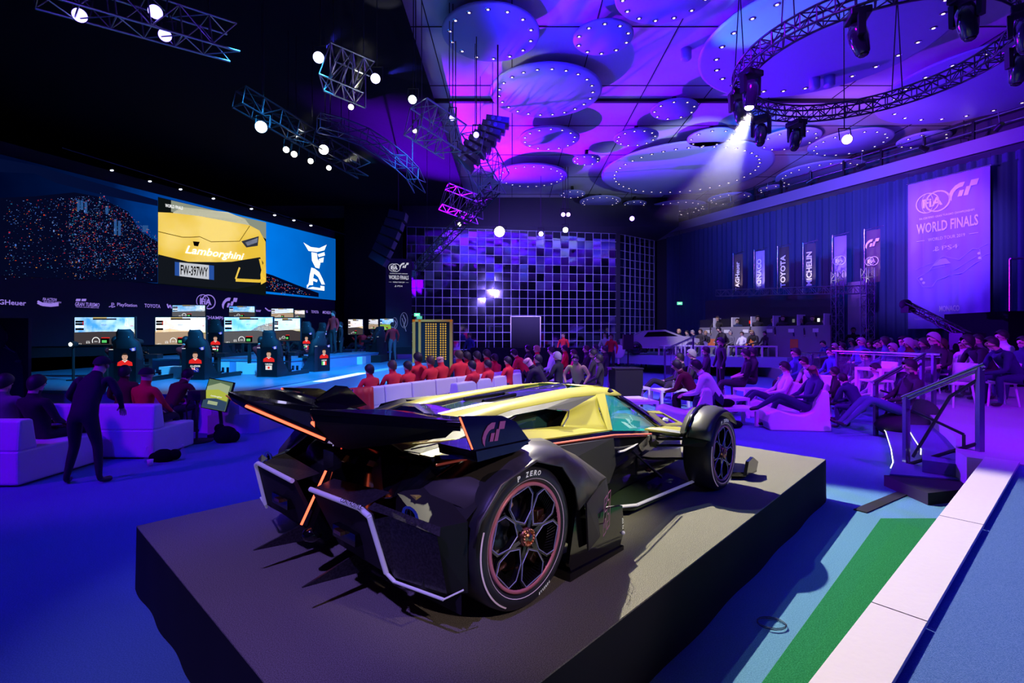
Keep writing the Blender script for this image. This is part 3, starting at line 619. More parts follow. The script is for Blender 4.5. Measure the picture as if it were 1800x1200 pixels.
# rear wing ------------------------------------------------------------
for s_ in (1, -1):
    f = (lambda P: P) if s_ > 0 else (lambda P: m2(P)[::-1])
    # prong: centre notch -> tip -> out to the end plate
    nt, ti, to, ep, ef, cf = (-.46, 0, .76), (-.80, -.42, .975), (-.86, -.52, 1.02), (-.36, -.95, .955), (-.05, -.95, .93), (.0, 0, .83)
    top = [nt, ti, to, ep, ef, (-.05, -.5, .90), cf]
    m = MB().use(GLOSS).poly(f([nt, ti, (-.40, -.35, .90), (-.2, 0, .80)])).poly(f([ti, to, (-.55, -.66, 1.0), (-.40, -.35, .90)])).poly(f([to, ep, (-.22, -.93, .945), (-.40, -.60, .97), (-.55, -.66, 1.0)]))
    m.poly(f([(-.40, -.35, .90), (-.55, -.66, 1.0), (-.40, -.60, .97), (-.15, -.25, .86), (-.2, 0, .80)]))
    m.build('wing_prong', car, solid=.022)
    MB().use(CARB).poly(f([(-.49, -.04, .787), (-.78, -.40, .978), (-.70, -.40, .975), (-.42, -.06, .80)])).build('carbon_inlay', car)
    a, b = Vector((-.505, -.052, .765)), Vector((-.801, -.416, .952))
    MB().use(GLOSS).poly(f([nt, ti, (-.79, -.42, .925), (-.455, 0, .715)])).poly(f([ti, to, (-.84, -.52, .975), (-.79, -.42, .925)])).poly(f([to, ep, (-.36, -.95, .92), (-.84, -.52, .975)])).build('prong_fascia', car)
    MB().use(MATTEB).poly(f([(-.86, -.52, 1.015), (-.36, -.95, .95), (-.34, -.82, .87), (-.44, -.10, .72), (-.50, -.06, .74), (-.79, -.42, .94)])).build('wing_lower_skin', car)
    MB().use(REDL).tube((a.x, a.y * s_, a.z), (b.x, b.y * s_, b.z), .008).build('tail_light_bar', car)
    MB().use(GLOSS).tube((-.36, -.95 * s_, .955), (-.74, -.45 * s_, .965), .016).build('wing_trailing_tube', car)
    if s_ < 0: MB().use(REDT).path([(-.87, -.525 * s_, 1.01), (-.80, -.56 * s_, .95), (-.70, -.52 * s_, .93)], .004).build('tip_pinstripe', car)
    # end plate with emblem
    EP = [(-.37, .99), (-.10, .962), (0.0, .92), (.10, .815), (-.29, .82)]
    MB().use(GLOSS).prism(EP if s_ > 0 else EP[::-1], -.965 * s_, -.945 * s_, 'Y').build('end_plate', car)
    EP2 = [(-.29, .82), (.10, .815), (.0, .775), (-.28, .77)]
    MB().use(GLOSS).prism(EP2 if s_ > 0 else EP2[::-1], -.98 * s_, -.70 * s_, 'Y').build('wing_mount', car)
    MB().use(REDL).tube((-.374, -.962 * s_, .985), (-.297, -.962 * s_, .83), .004).build('end_plate_light', car)
    p = Pic((-.16, -.967 * s_, .885), (1, 0, -.05) if s_ > 0 else (-1, 0, -.05), (0, 0, 1)); p.gt(GTP, 0.0, 0, .105); p.build('end_plate_emblem', car)
    MB().use(GLOSS).poly(f([(-.28, -.66, .74), (-.10, -.74, .75), (.1, -.80, .78), (.1, -.96, .80), (-.28, -.96, .79)])).build('fender_bridge', car, solid=.02)
# shark fin and tail script
MB().use(GLOSS).strip([[(-.45, 0, .79), (-.3, 0, .86), (.0, 0, .93), (.18, 0, .905), (.3, 0, .88)], [(-.45, .16, .76), (-.3, .2, .80), (.0, .2, .85), (.15, .19, .85), (.3, .18, .86)]]).strip([[(-.45, 0, .79), (-.3, 0, .86), (.0, 0, .93), (.18, 0, .905), (.3, 0, .88)], [(-.45, -.16, .76), (-.3, -.2, .80), (.0, -.2, .85), (.15, -.19, .85), (.3, -.18, .86)]]).build('engine_hump', car)
MB().use(GLOSS).prism([(-.38, .95), (-.24, 1.03), (-.17, 1.02), (-.02, .88), (-.3, .84)], .41, .44, 'Y').build('cover_fin', car)
MB().use(GLOSS).prism([(-.38, .93), (-.24, .965), (-.17, .955), (-.02, .86), (-.3, .84)], -.34, -.31, 'Y').build('cover_fin', car)
p = Pic((-.478, -.0, .752), (.0, -1, 0.03), (.25, 0, 1)); p.lift = .012; p.text(WLET, 'Lamborghini', 0, 0, .17, .042, shear=.35, bold=.01); p.build('tail_script', car)
p = Pic((-.672, -.53, .572), (.06, -1, -.03), (.6, 0, 1)); p.lift = .012; p.text(MATTEB, 'CONTROSTILE', 0.02, 0, .17, .02, bold=.02); p.build('bumper_script', car)
p = Pic((.05, -.12, .905), (1, 0, 0), (0, .3, 1)); p.lift = .03; p.text(mat('pale_green_letters', (.5, .9, .8), .5, emit=(.4, .8, .7), es=.2), 'V12', -.01, 0, .05, .014).text(REDT, 'GT', .04, 0, .03, .014); p.build('cover_script', car)

# ------------------------------------------------------------------ wheels
TYRE = mat('tyre_rubber', (.025, .027, .03), .42); RIMB = mat('black_rim', (.012, .012, .016), .22, .3, coat=.5); EDGE = mat('machined_edge', (.6, .62, .9), .3, .5)  # machined edge tinted blue to paint in its blue reflections
def wheel(x, side, Rr, wid, where, flip):
    w = bpy.data.objects.new('wheel', None); COL.objects.link(w); w.parent = car
    # local Z points outward (towards -Y of the car for the right-hand side)
    w.location = (x, -1.04 * side, Rr + .002); w.rotation_euler = (R(90) * side, 0, 0)
    m = MB().use(TYRE).lathe([(.70 * Rr, -wid + .03), (.9 * Rr, -wid), (.985 * Rr, -wid + .02), (Rr, -wid + .06), (Rr, -.06), (.985 * Rr, -.02), (.94 * Rr, .004), (.86 * Rr, .012), (.78 * Rr, .004), (.745 * Rr, -.01), (.735 * Rr, -.04)], 72)
    ty = m.build('tyre', w)
    p = MB().use(WLET); r_ = .885 * Rr
    def arc_text(txt, mid, size, h):
        for i, ch in enumerate(txt):
            if ch == ' ': continue
            vs, fs, asp = text_data(ch, .15, .03); t = mid - (i - (len(txt) - 1) / 2) * size / r_; 
            L = []
            for a, b in vs:
                rr = r_ + b * h; tt = t - a * size * .8 / r_; L.append((rr * math.cos(tt), rr * math.sin(tt), .0145))
            p.add(L, fs)
    sg = side
    arc_text('P ZERO', R(90), .031, .026); arc_text('PIRELLI', R(-68), .014, .013)
    p.build('tyre_lettering', ty)
    MB().use(mat('pale_pink_line', (.75, .6, .75), .5, emit=(1, .7, .9), es=.15)).lathe([(.915 * Rr, .014), (.935 * Rr, .011)], 30, arc=(R(160), R(240))).lathe([(.80 * Rr, .010), (.808 * Rr, .0115)], 60).build('tyre_line', ty)
    MB().use(PINK).lathe([(.70 * Rr, -.03), (.70 * Rr, .002), (.745 * Rr, .006), (.748 * Rr, -.02)], 64).build('rim_ring', w)
    MB().use(RIMB).lathe([(.70 * Rr, -.002), (.69 * Rr, -.06), (.66 * Rr, -.2), (.60 * Rr, -.24)], 48).build('rim_barrel', w)
    MB().use(mat('brake_disc_steel', (.1, .1, .11), .3, .9)).lathe([(.12 * Rr, -.10), (.52 * Rr, -.10), (.52 * Rr, -.12), (.12 * Rr, -.12)], 40).use(COPPER).lathe([(.525 * Rr, -.09), (.53 * Rr, -.12)], 40).build('brake_disc', w)
    for bc, bd, ba in (((.45, .12, -.07), (.16, .24, .05), 0), ((.30, -.42, -.07), (.14, .14, .05), -40), ((-.2, .48, -.07), (.12, .16, .04), 30), ((-.35, -.36, -.07), (.2, .06, .04), 10)):
        MB().use(COPPER).box((bc[0] * Rr, bc[1] * Rr, bc[2]), (bd[0] * Rr, bd[1] * Rr, bd[2]), R(ba)).build('brake_caliper', w, bevel=.006)
    # turbine fins near the rim
    m = MB().use(mat('fin_dark', (.03, .025, .03), .3, .8))
    for k in range(90):
        t = 2 * PI * k / 90; a = Vector((math.cos(t), math.sin(t), 0)); b = Vector((math.cos(t - .12), math.sin(t - .12), 0))
        m.tube(a * .695 * Rr + Vector((0, 0, -.012)), b * .56 * Rr + Vector((0, 0, -.03)), .0022, n=4)
    m.build('turbine_fins', w)
    # six honeycomb cells = spokes
    sp = MB().use(RIMB); ed = MB().use(EDGE); N = 6
    for k in range(N):
        t0 = 2 * PI * (k + .5) / N + .22
        cell = [(.20, 0), (.36, .47), (.58, .42), (.695, .25), (.695, -.25), (.58, -.42), (.36, -.47)]
        cell = [(r2, a) if r2 > .25 else (r2, 0) for r2, a in cell]
        pts = [Vector((r2 * Rr * math.cos(t0 + a), r2 * Rr * math.sin(t0 + a), .0 - .01 * (.7 - r2))) for r2, a in cell]
        cen = sum(pts, Vector()) / len(pts)
        outp = [p_ + (p_ - cen).normalized() * .012 for p_ in pts]
        n_ = len(pts); vs = [tuple(q) for q in outp] + [tuple(q) for q in pts] + [tuple(q + Vector((0, 0, -.035))) for q in pts] + [tuple(q + Vector((0, 0, -.035))) for q in outp]
        fs = []
        for i in range(n_):
            j = (i + 1) % n_
            for aa in range(4): bb = (aa + 1) % 4; fs.append((aa * n_ + i, aa * n_ + j, bb * n_ + j, bb * n_ + i))
        sp.add(vs, fs); ed.path([q + Vector((0, 0, .001)) for q in pts], .003, n=4, close=True)
        # web towards the hub
        a = t0 + PI / N
        sp.poly([(.07 * Rr * math.cos(a - .4), .07 * Rr * math.sin(a - .4), 0), (.34 * Rr * math.cos(a - .10), .34 * Rr * math.sin(a - .10), -.005), (.34 * Rr * math.cos(a + .10), .34 * Rr * math.sin(a + .10), -.005), (.07 * Rr * math.cos(a + .4), .07 * Rr * math.sin(a + .4), 0)])
    o = sp.build('spoke_honeycomb', w); ed.build('spoke_edges', o)
    m = MB().use(COPPER)
    for k in range(16): t = 2 * PI * k / 16; m.sph((.105 * Rr * math.cos(t), .105 * Rr * math.sin(t), .012), .0085, n=6, m=4)
    m.lathe([(0, .02), (.05 * Rr, .022), (.06 * Rr, .014), (.085 * Rr, .012), (.13 * Rr, .002), (.14 * Rr, -.02)], 32).use(GLOSS).lathe([(0, .026), (.045 * Rr, .024)], 24); m.build('hub_nut', w)
    return w
wheel(0, 1, .356, .34, 'rear', 1); wheel(2.63, 1, .325, .24, 'front', 1); wheel(0, -1, .356, .34, 'rear', 1); wheel(2.63, -1, .325, .24, 'front', 1)
# ================================================================== PEOPLE
SKINS = [mat('skin_light', (.62, .40, .30), .55), mat('skin_tan', (.42, .25, .17), .55), mat('skin_dark', (.16, .09, .06), .5)]
HAIR = {'black': mat('hair_black', (.012, .010, .012), .6), 'brown': mat('hair_brown', (.06, .035, .02), .6), 'grey': mat('hair_grey', (.3, .29, .28), .6), 'fair': mat('hair_fair', (.45, .3, .13), .6)}
def cloth(n, c): return mat('cloth_' + n, c, .85, bump=(60, .2))
TOPS = {'red': cloth('red', (.75, .02, .03)), 'black': cloth('black', (.012, .012, .016)), 'navy': cloth('navy', (.02, .03, .09)), 'white': cloth('white', (.75, .75, .78)), 'grey': cloth('grey', (.16, .16, .18)), 'dark': cloth('dark', (.03, .025, .03)), 'maroon': cloth('maroon', (.12, .02, .02)), 'lime': cloth('lime', (.45, .6, .12)), 'denim': cloth('denim', (.06, .10, .22)), 'blue': cloth('blue', (.05, .08, .3))}
SHOE = mat('dark_shoe', (.02, .02, .022), .4)
# joints: pelvis chest neck head(direction) then right and left limbs
POSES = {
 'sit': dict(pel=(0, 0, .50), ch=(0, -.03, .84), nk=(0, .0, 1.05), hd=(0, .02, 1.18), el=(.27, .06, .74), ha=(.12, .34, .58), kn=(.13, .43, .50), an=(.13, .44, .09), to=(.15, .60, .05)),
 'slouch': dict(pel=(0, .03, .47), ch=(0, -.10, .80), nk=(0, -.10, 1.02), hd=(0, -.05, 1.16), el=(.27, -.02, .68), ha=(.08, .22, .60), kn=(.16, .46, .48), an=(.12, .62, .09), to=(.14, .78, .06)),
 'forward': dict(pel=(0, 0, .50), ch=(0, .20, .80), nk=(0, .34, .98), hd=(0, .42, 1.09), el=(.26, .38, .62), ha=(.05, .60, .56), kn=(.18, .42, .50), an=(.16, .38, .09), to=(.18, .54, .05)),
 'lounge': dict(pel=(0, 0, .36), ch=(0, -.18, .68), nk=(0, -.20, .92), hd=(0, -.14, 1.06), el=(.28, -.05, .58), ha=(.10, .20, .50), kn=(.12, .46, .52), an=(.10, .82, .12), to=(.12, .98, .14)),
 'cross': dict(pel=(0, 0, .38), ch=(0, -.14, .70), nk=(0, -.15, .93), hd=(0, -.09, 1.07), el=(.28, .0, .60), ha=(.08, .22, .56), kn=(.10, .46, .48), an=(.12, .62, .09), to=(.13, .78, .05), kn2=(.10, .50, .60), an2=(-.06, .86, .36), to2=(-.05, 1.0, .33)),
 'stand': dict(pel=(0, 0, .94), ch=(0, .0, 1.28), nk=(0, -.01, 1.50), hd=(0, .02, 1.64), el=(.30, .0, 1.18), ha=(.30, .10, .92), kn=(.11, .02, .50), an=(.13, -.02, .09), to=(.16, .14, .04)),
 'lean': dict(pel=(0, -.05, .92), ch=(0, .12, 1.24), nk=(0, .22, 1.44), hd=(0, .32, 1.55), el=(.32, .16, 1.14), ha=(.24, .34, .96), kn=(.14, .02, .50), an=(.20, -.04, .09), to=(.26, .12, .04)),
 'drive': dict(pel=(0, 0, .34), ch=(0, -.14, .66), nk=(0, -.13, .88), hd=(0, -.07, 1.02), el=(.26, .12, .60), ha=(.14, .40, .72), kn=(.14, .44, .44), an=(.11, .80, .20), to=(.11, .88, .30)),
}
PROTO = {}
def proto(pose, short, fingers):
    key = (pose, short, fingers)
    if key in PROTO: return PROTO[key]
    P = {k: Vector(v) for k, v in POSES[pose].items()}
    V = []; E = []; Rr = []; EM = []
    def v(p, r, par=None, m=0):
        V.append(Vector(p)); Rr.append(r if isinstance(r, tuple) else (r, r))
        if par is not None: E.append((par, len(V) - 1)); EM.append(m)
        return len(V) - 1
    up = (P['ch'] - P['pel']).normalized()
    a0 = v(P['pel'], (.15, .115)); a1 = v(P['pel'].lerp(P['ch'], .5), (.135, .10), a0, 1); a2 = v(P['ch'], (.165, .115), a1, 1)
    a3 = v(P['ch'].lerp(P['nk'], .80), (.12, .09), a2, 1); nk = v(P['nk'], .062, a3, 0)
    H = P['hd']; fw = Vector((0, 1, 0)); hd = (H - P['nk']).normalized(); H = H - hd * .02
    h1 = v(H + hd * -.035 + fw * .0, (.066, .076), nk, 0); h2 = v(H + hd * .03, (.074, .090), h1, 0); h3 = v(H + hd * .078, (.052, .062), h2, 0)
    c1 = v(H + hd * -.075 + fw * .055, .034, h1, 0)
    v(H + hd * -.01 + fw * .108, .013, h2, 0)
    for s in (1, -1): v(H + Vector((.086 * s, -.005, 0)) + hd * -.005, (.012, .02), h2, 0)
    for s in (1, -1):
        def X(k, k2=None):
            q = P[k2] if (s < 0 and k2 and k2 in P) else P[k]; return Vector((q.x * s, q.y, q.z))
        sh = P['ch'].lerp(P['nk'], .60) + Vector((.185 * s, 0, 0)); s0 = v(sh, .070, a2, 1)
        el = X('el'); ha = X('ha')
        e0 = v(sh.lerp(el, .5), .056, s0, 1); e1 = v(el, .046, e0, 1 if not short else 1); f = 0 if short else 1
        e2 = v(el.lerp(ha, .5), .038, e1, f); w = v(ha, .028, e2, f)
        d = (ha - el).normalized(); side = d.cross(Vector((0, 0, 1))); side = side.normalized() if side.length > .1 else Vector((1, 0, 0))
        pm = v(ha + d * .05, (.036, .022), w, 0)
        if fingers:
            for q, L in ((-.030, .062), (-.010, .078), (.011, .082), (.031, .070)):
                b = ha + d * .085 + side * q; k1 = v(b, .0105, pm, 0); k2 = v(b + d * L * .5 + Vector((0, 0, -.012)), .0095, k1, 0); v(b + d * L * .85 + Vector((0, 0, -.035)), .0075, k2, 0)
            tb = ha + d * .035 + side * (-.042 * s); k1 = v(tb, .0115, w, 0); v(tb + d * .045 + side * (-.02 * s), .009, k1, 0)
        hp = P['pel'] + Vector((.09 * s, 0, -.02)); kn = X('kn', 'kn2'); an = X('an', 'an2'); to = X('to', 'to2')
        if s < 0 and 'kn2' in P: kn.x = -P['kn2'].x; an.x = P['an2'].x * 1.0; to.x = P['to2'].x
        l0 = v(hp, .10, a0, 2); l1 = v(hp.lerp(kn, .5), .083, l0, 2); l2 = v(kn, .062, l1, 2); l3 = v(kn.lerp(an, .45), .055, l2, 2); l4 = v(an, .036, l3, 2)
        l5 = v(an.lerp(to, .15) + Vector((0, 0, -.04)) if an.z < .15 else an + (to - an) * .1, .04, l4, 3); v(to, (.042, .03), l5, 3)
    me = bpy.data.meshes.new('person'); me.from_pydata([tuple(q) for q in V], E, [])
    o = bpy.data.objects.new('tmp', me); COL.objects.link(o)
    md = o.modifiers.new('k', 'SKIN'); md.use_smooth_shade = True
    if not me.skin_vertices: bpy.context.view_layer.objects.active = o; bpy.ops.mesh.customdata_skin_add()
    for i, r_ in enumerate(Rr): me.skin_vertices[0].data[i].radius = r_
    me.skin_vertices[0].data[0].use_root = True
    sb = o.modifiers.new('s', 'SUBSURF'); sb.levels = 1; sb.render_levels = 1
    dg = bpy.context.evaluated_depsgraph_get(); dg.update()
    out = bpy.data.meshes.new_from_object(o.evaluated_get(dg)); out.name = 'person_body'
    bpy.data.objects.remove(o)
    out.materials.clear()
    for m_ in (SKINS[0], TOPS['dark'], TOPS['navy'], SHOE): out.materials.append(m_)
    seg = [(V[a], V[b], max(Rr[a][0], Rr[b][0]), m_) for (a, b), m_ in zip(E, EM)]
    for pl in out.polygons:
        c = pl.center; best = 9; bm_ = 0
        for a, b, r_, m_ in seg:
            ab = b - a; t = max(0, min(1, (c - a).dot(ab) / (ab.length_squared or 1))); dd = (c - a - ab * t).length - r_ * .6
            if dd < best: best = dd; bm_ = m_
        pl.material_index = bm_; pl.use_smooth = True
    # hair pieces
    hv = {}
    for nm in ('short', 'long', 'cap'):
        m = MB().use(HAIR['black']); cx = H + hd * .028
        sc = {'short': (.096, .116, .118), 'long': (.104, .122, .125), 'cap': (.102, .120, .118)}[nm]
        vs = []; fs = []; n = 14; mm = 7; lim = {'short': .56, 'long': .62, 'cap': .50}[nm]
        for i in range(mm + 1):
            for k in range(n):
                t = 2 * PI * k / n; back = (.5 - .5 * math.sin(t)) ** .85; q = R(86 if nm == 'cap' else 58 + (84 if nm == 'short' else 100) * back) * i / mm
                sq = math.sin(q) if q < PI / 2 else 1 - (1 - math.sin(q)) * .4
                vs.append(cx + Vector((sc[0] * sq * math.cos(t), sc[1] * sq * math.sin(t) - .008, sc[2] * math.cos(q) - (.06 * back if nm == 'long' and i == mm else 0))))
        for i in range(mm):
            for k in range(n): fs.append((i * n + k, (i + 1) * n + k, (i + 1) * n + (k + 1) % n, i * n + (k + 1) % n))
        m.add(vs, fs, True)
        if nm == 'cap': m.box(cx + Vector((0, .14, .02)), (.15, .10, .012), rx=-.15)
        hv[nm] = m.mesh('hair_' + nm)
    ev = MB().use(GLOSS)
    for s in (1, -1): ev.sph(H + hd * .012 + Vector((.032 * s, .083, 0)), .011, n=6, m=4)
    ev.use(mat('lip', (.35, .12, .1), .5)).box(H + hd * -.055 + Vector((0, .088, 0)), (.045, .01, .009))
    PROTO[key] = (out, hv, ev.mesh('face_features'), H.z); return PROTO[key]
NP = 0
def person(x, y, z, face, label, pose='sit', top='dark', legs='dark', hair='black', style='short', skin=0, scale=1, short=False, fingers=False, group=None, extra=None):
    """face: heading in degrees, 0 = away from the camera (+Y), 90 = to the left (-X)"""
    global NP; NP += 1
    body, hv, ev, hz = proto(pose, short, fingers)
    o = bpy.data.objects.new('person', body); COL.objects.link(o); o.location = (x, y, z); o.rotation_euler = (0, 0, R(face)); o.scale = (scale,) * 3
    for i, m_ in enumerate((SKINS[skin], TOPS[top], TOPS[legs], SHOE)): o.material_slots[i].link = 'OBJECT'; o.material_slots[i].material = m_
    tag(o, label, 'person', group)
    if style:
        h = bpy.data.objects.new('cap' if style == 'cap' else 'hair', hv[style]); COL.objects.link(h); h.parent = o
        h.material_slots[0].link = 'OBJECT'; h.material_slots[0].material = TOPS[hair] if style == 'cap' else HAIR[hair]
    if fingers or scale != 1 or True:
        e = bpy.data.objects.new('facial_features', ev); COL.objects.link(e); e.parent = o
    return o
def ppx(px, d, z, *a, **k): return person((px - 900) / F * d, d, z, *a, **k)
def phead(px, py, d, z, face, label, pose='sit', **k):
    hz = CH - (py - HZ) / F * d - z; s = max(.9, min(1.16, (hz) / (POSES[pose]['hd'][2] + .03))); hy = POSES[pose]['hd'][1] * s
    x = (px - 900) / F * d + hy * math.sin(R(face)); return person(x, d - hy * math.cos(R(face)), z, face, label, pose, scale=s, **k)

# ================================================================== SOFAS AND LOUNGE FURNITURE
def sofa_module(w, dp, bh, th, name, label, group, x, y, rz, z=0):
    t = thing(name, label, 'sofa', (x, y, z), rz, group)
    MB().use(WHITE).b2((-w / 2, 0, .02), (w / 2, dp, bh)).build('seat_base', t, bevel=.025)
    MB().use(WHITE).prism([(0, bh - .01), (.26, bh - .01), (.20, th), (.03, th)], -w / 2, w / 2, 'X').build('backrest', t, bevel=.03)
    return t
sofa_module(2.3, 1.25, .43, .80, 'sofa', 'white leather sofa in the left foreground, cut by the picture edge', 'white sofas on the left', -7.05, 5.97, 0)
sofa_module(1.9, .95, .43, .80, 'sofa', 'white leather sofa behind the standing person, man in red on it', 'white sofas on the left', -6.23, 7.36, 0)
def row(P0, P1, n, label, group, start=0):
    P0 = Vector(P0); P1 = Vector(P1); d = (P1 - P0).normalized(); L = (P1 - P0).length; w = L / n; rz = math.atan2(d.y, d.x)
    for i in range(n):
        c = P0 + d * w * (i + .5)
        lab = f'white leather seat block {label[i]}'
        sofa_module(w - .012, .85, .43, .80, 'seat_block', lab, group, c.x, c.y, rz)
ORD = ['at the near left end', 'next to the near left end one', 'third from the near left end', 'fourth from the near left end', 'fifth from the near left end', 'sixth from the near left end', 'seventh from the near left end', 'at the far end']
row((-2.99, 9.5), (.3, 15.3), 8, ['of the long stage-side row, ' + o for o in ORD], 'long white seat row facing the stage')
row((-1.15, 10.7), (.30, 14.0), 4, ['of the short row behind, ' + o for o in (ORD[0], ORD[1], 'second from the far end', 'at the far end')], 'short white seat row behind the long one')
t = thing('ottoman', 'low white seat cube with rounded top at the near end of the short row', 'ottoman', (-1.62, 10.35, 0), R(64))
MB().use(WHITE).b2((-.35, -.0, .02), (.35, .8, .43)).build('seat_base', t, bevel=.05)
# red jacket draped over the near end of the long row
m = MB().use(mat('red_jacket_cloth', (.7, .03, .02), .5)); rows = []
for i in range(13):
    u_ = i / 12; rows.append([(-.32 + .5 * u_, -.02 - .012 * math.sin(u_ * 20) - .01 * j + (.14 if j == 0 else 0), (.82, .81, .66, .46 - .06 * math.sin(u_ * 8), .40 - .1 * u_)[j]) for j in range(5)])
m.strip(rows); tag(m.build('jacket', loc=(-2.86, 9.72, 0), rz=math.atan2(5.8, 3.29), solid=.01), 'glossy red jacket hanging over the near end seat block', 'jacket')
LCH = {}
def lounger(x, y, z, face, label, group='white moulded lounge chairs', w=.68, k=1):
    t = thing('lounge_chair', label, 'lounge chair', (x, y, z), R(face), group)
    prof = [(.62, 0), (.66, .16), (.62, .34), (.48, .40), (.25, .33), (.02, .30), (-.14, .38), (-.24, .62), (-.30, .78), (-.38, .80), (-.44, .74), (-.46, .3), (-.48, 0)]
    MB().use(WHITE).prism(prof, -w / 2, w / 2, 'X').build('moulded_shell', t, bevel=.03)
    return t
def table(x, y, z, w, d, h, label, rz=0, group='white square side tables', items=()):
    t = thing('side_table', label, 'table', (x, y, z), rz, group)
    MB().use(WHITEP).b2((-w / 2, -d / 2, h - .06), (w / 2, d / 2, h)).build('tabletop', t)
    for sx in (-1, 1):
        for sy in (-1, 1): MB().use(WHITEP).b2((sx * w / 2, sy * d / 2, 0), (sx * (w / 2 - .06), sy * (d / 2 - .06), h - .06)).build('leg', t)
    return t
def chair(x, y, z, face, label, group='white cafe chairs'):
    if 'c' not in LCH:
        t = thing('cafe_chair', label, 'chair', (0, 0, 0), 0, group)
        MB().use(WHITEP).b2((-.22, -.22, .43), (.22, .22, .47)).build('seat', t, bevel=.01)
        MB().use(WHITEP).strip([[(-.23 + .46 * k / 6, -.21 - .05 * math.sin(PI * k / 6), .46) for k in range(7)], [(-.24 + .48 * k / 6, -.26 - .06 * math.sin(PI * k / 6), .84) for k in range(7)]]).build('backrest', t, solid=.025)
        for sx in (-1, 1):
            for sy in (-1, 1): MB().use(WHITEP).tube((sx * .19, sy * .19, .44), (sx * .23, sy * .24, 0), .022, .016).build('leg', t)
        LCH['c'] = t
    else: t = copy_tree(LCH['c'])
    t.location = (x, y, z); t.rotation_euler = (0, 0, R(face)); tag(t, label, 'chair', group); return t
def bottle(x, y, z, label, h=.22):
    tag(MB().use(GLASS).lathe([(0, 0), (.032, 0), (.034, .1), (.03, .14), (.012, .18), (.012, .21)], 12).use(WHITEP).tube((0, 0, .21), (0, 0, .225), .013).build('bottle', loc=(x, y, z)), label, 'bottle', 'water bottles')
def glass(x, y, z, label):
    tag(MB().use(GLASS).lathe([(0, 0), (.03, 0), (.034, .12), (.032, .12), (.028, .008), (0, .008)], 12).build('drinking_glass', loc=(x, y, z)), label, 'glass', 'drinking glasses')

# ---- left foreground people
person(-5.25, 6.15, 0, 6, 'person in dark jacket and backwards cap standing stooped beside the near sofa', 'lean', 'black', 'black', 'black', 'cap', scale=.93, fingers=True)
person(-6.35, 6.75, .02, -8, 'person in black seated on the near left sofa, seen from behind', 'slouch', 'black', 'black', fingers=True)
person(-7.0, 6.95, .02, 8, 'person in grey patterned hoodie seated at the left picture edge', 'slouch', 'grey', 'dark', fingers=True)
person(-5.75, 7.85, .02, -12, 'person in dark red shirt and black cap seated on the second white sofa', 'sit', 'red', 'dark', 'black', 'cap', fingers=True)
person(-6.9, 8.9, 0, 10, 'person in maroon shirt seated before the stage, left of the cap wearer', 'sit', 'maroon', 'dark')
person(-6.2, 9.0, 0, -15, 'person in red leaning forward before the stage edge, left of the monitor', 'forward', 'maroon', 'dark')
# bag, bottles and cup at the foot of the sofa
tag(MB().use(VELVET).sph((0, 0, .07), .12, (1.3, .9, .9)).sph((.14, .03, .09), .08, (1.1, .8, 1.0)).sph((-.12, -.02, .06), .07).build('backpack', loc=(-5.05, 7.25, 0)), 'small black bag slumped on the carpet beside the white sofa', 'bag')
bottle(-5.26, 7.2, 0, 'clear bottle on the carpet left of the small black bag'); bottle(-4.82, 7.32, 0, 'clear bottle on the carpet right of the small black bag')
tag(MB().use(WHITEP).lathe([(0, 0), (.03, 0), (.04, .09), (.036, .09), (.028, .01), (0, .01)], 14).build('paper_cup', loc=(-5.05, 6.98, 0)), 'small paper cup on the carpet in front of the black bag', 'cup')
# ---- red row people
FR = 60
row1 = [(649, 647, 'black', 'nearest of the long row, beside the draped jacket'), (689, 640, 'brown', 'second from the near end, cropped hair'), (716, 641, 'black', 'third from the near end of the long row'), (734, 626, 'black', 'tallest head among the near half of the long row'), (756, 632, 'brown', 'fifth from the near end of the long row'), (774, 628, None, 'balding, in the middle of the long row'), (806, 622, 'brown', 'bearded, just right of the balding man'), (820, 624, 'black', 'seventh from the near end of the long row'), (838, 623, 'black', 'eighth from the near end of the long row'), (855, 620, 'black', 'near the far end of the long row, behind the glasses wearer'), (869, 627, 'black', 'at the far end of the long row')]
for px, py, hc, lab in row1:
    a = (px - 900) / F; s = (-2.99 - 9.5 * a) / (.871 * a - .492); d = 9.5 + .871 * s + .42 + (.5 if px == 734 else 0)
    phead(px, py, d, 0, FR + random.uniform(-8, 8), 'person in red shirt, ' + lab, 'sit', top='red', legs='dark', hair=hc or 'brown', style='short' if hc else None, group='red team on the long row')
phead(829, 640, 11.55, 0, 62, 'person in red team shirt with dark hair on the near block of the short row', 'slouch', top='red', legs='navy', hair='black', group='red team on the short row')
phead(857, 638, 12.3, 0, 64, 'person in red team shirt wearing white glasses on the short row', 'sit', top='red', legs='navy', group='red team on the short row')
phead(892, 632, 13.2, 0, 64, 'person in red team shirt and white headset on the short row', 'sit', top='red', legs='navy', group='red team on the short row')
phead(927, 624, 11.3, 0, 75, 'bald person in black t-shirt sitting forward with bare forearms', 'forward', top='black', legs='black', style=None, short=True)
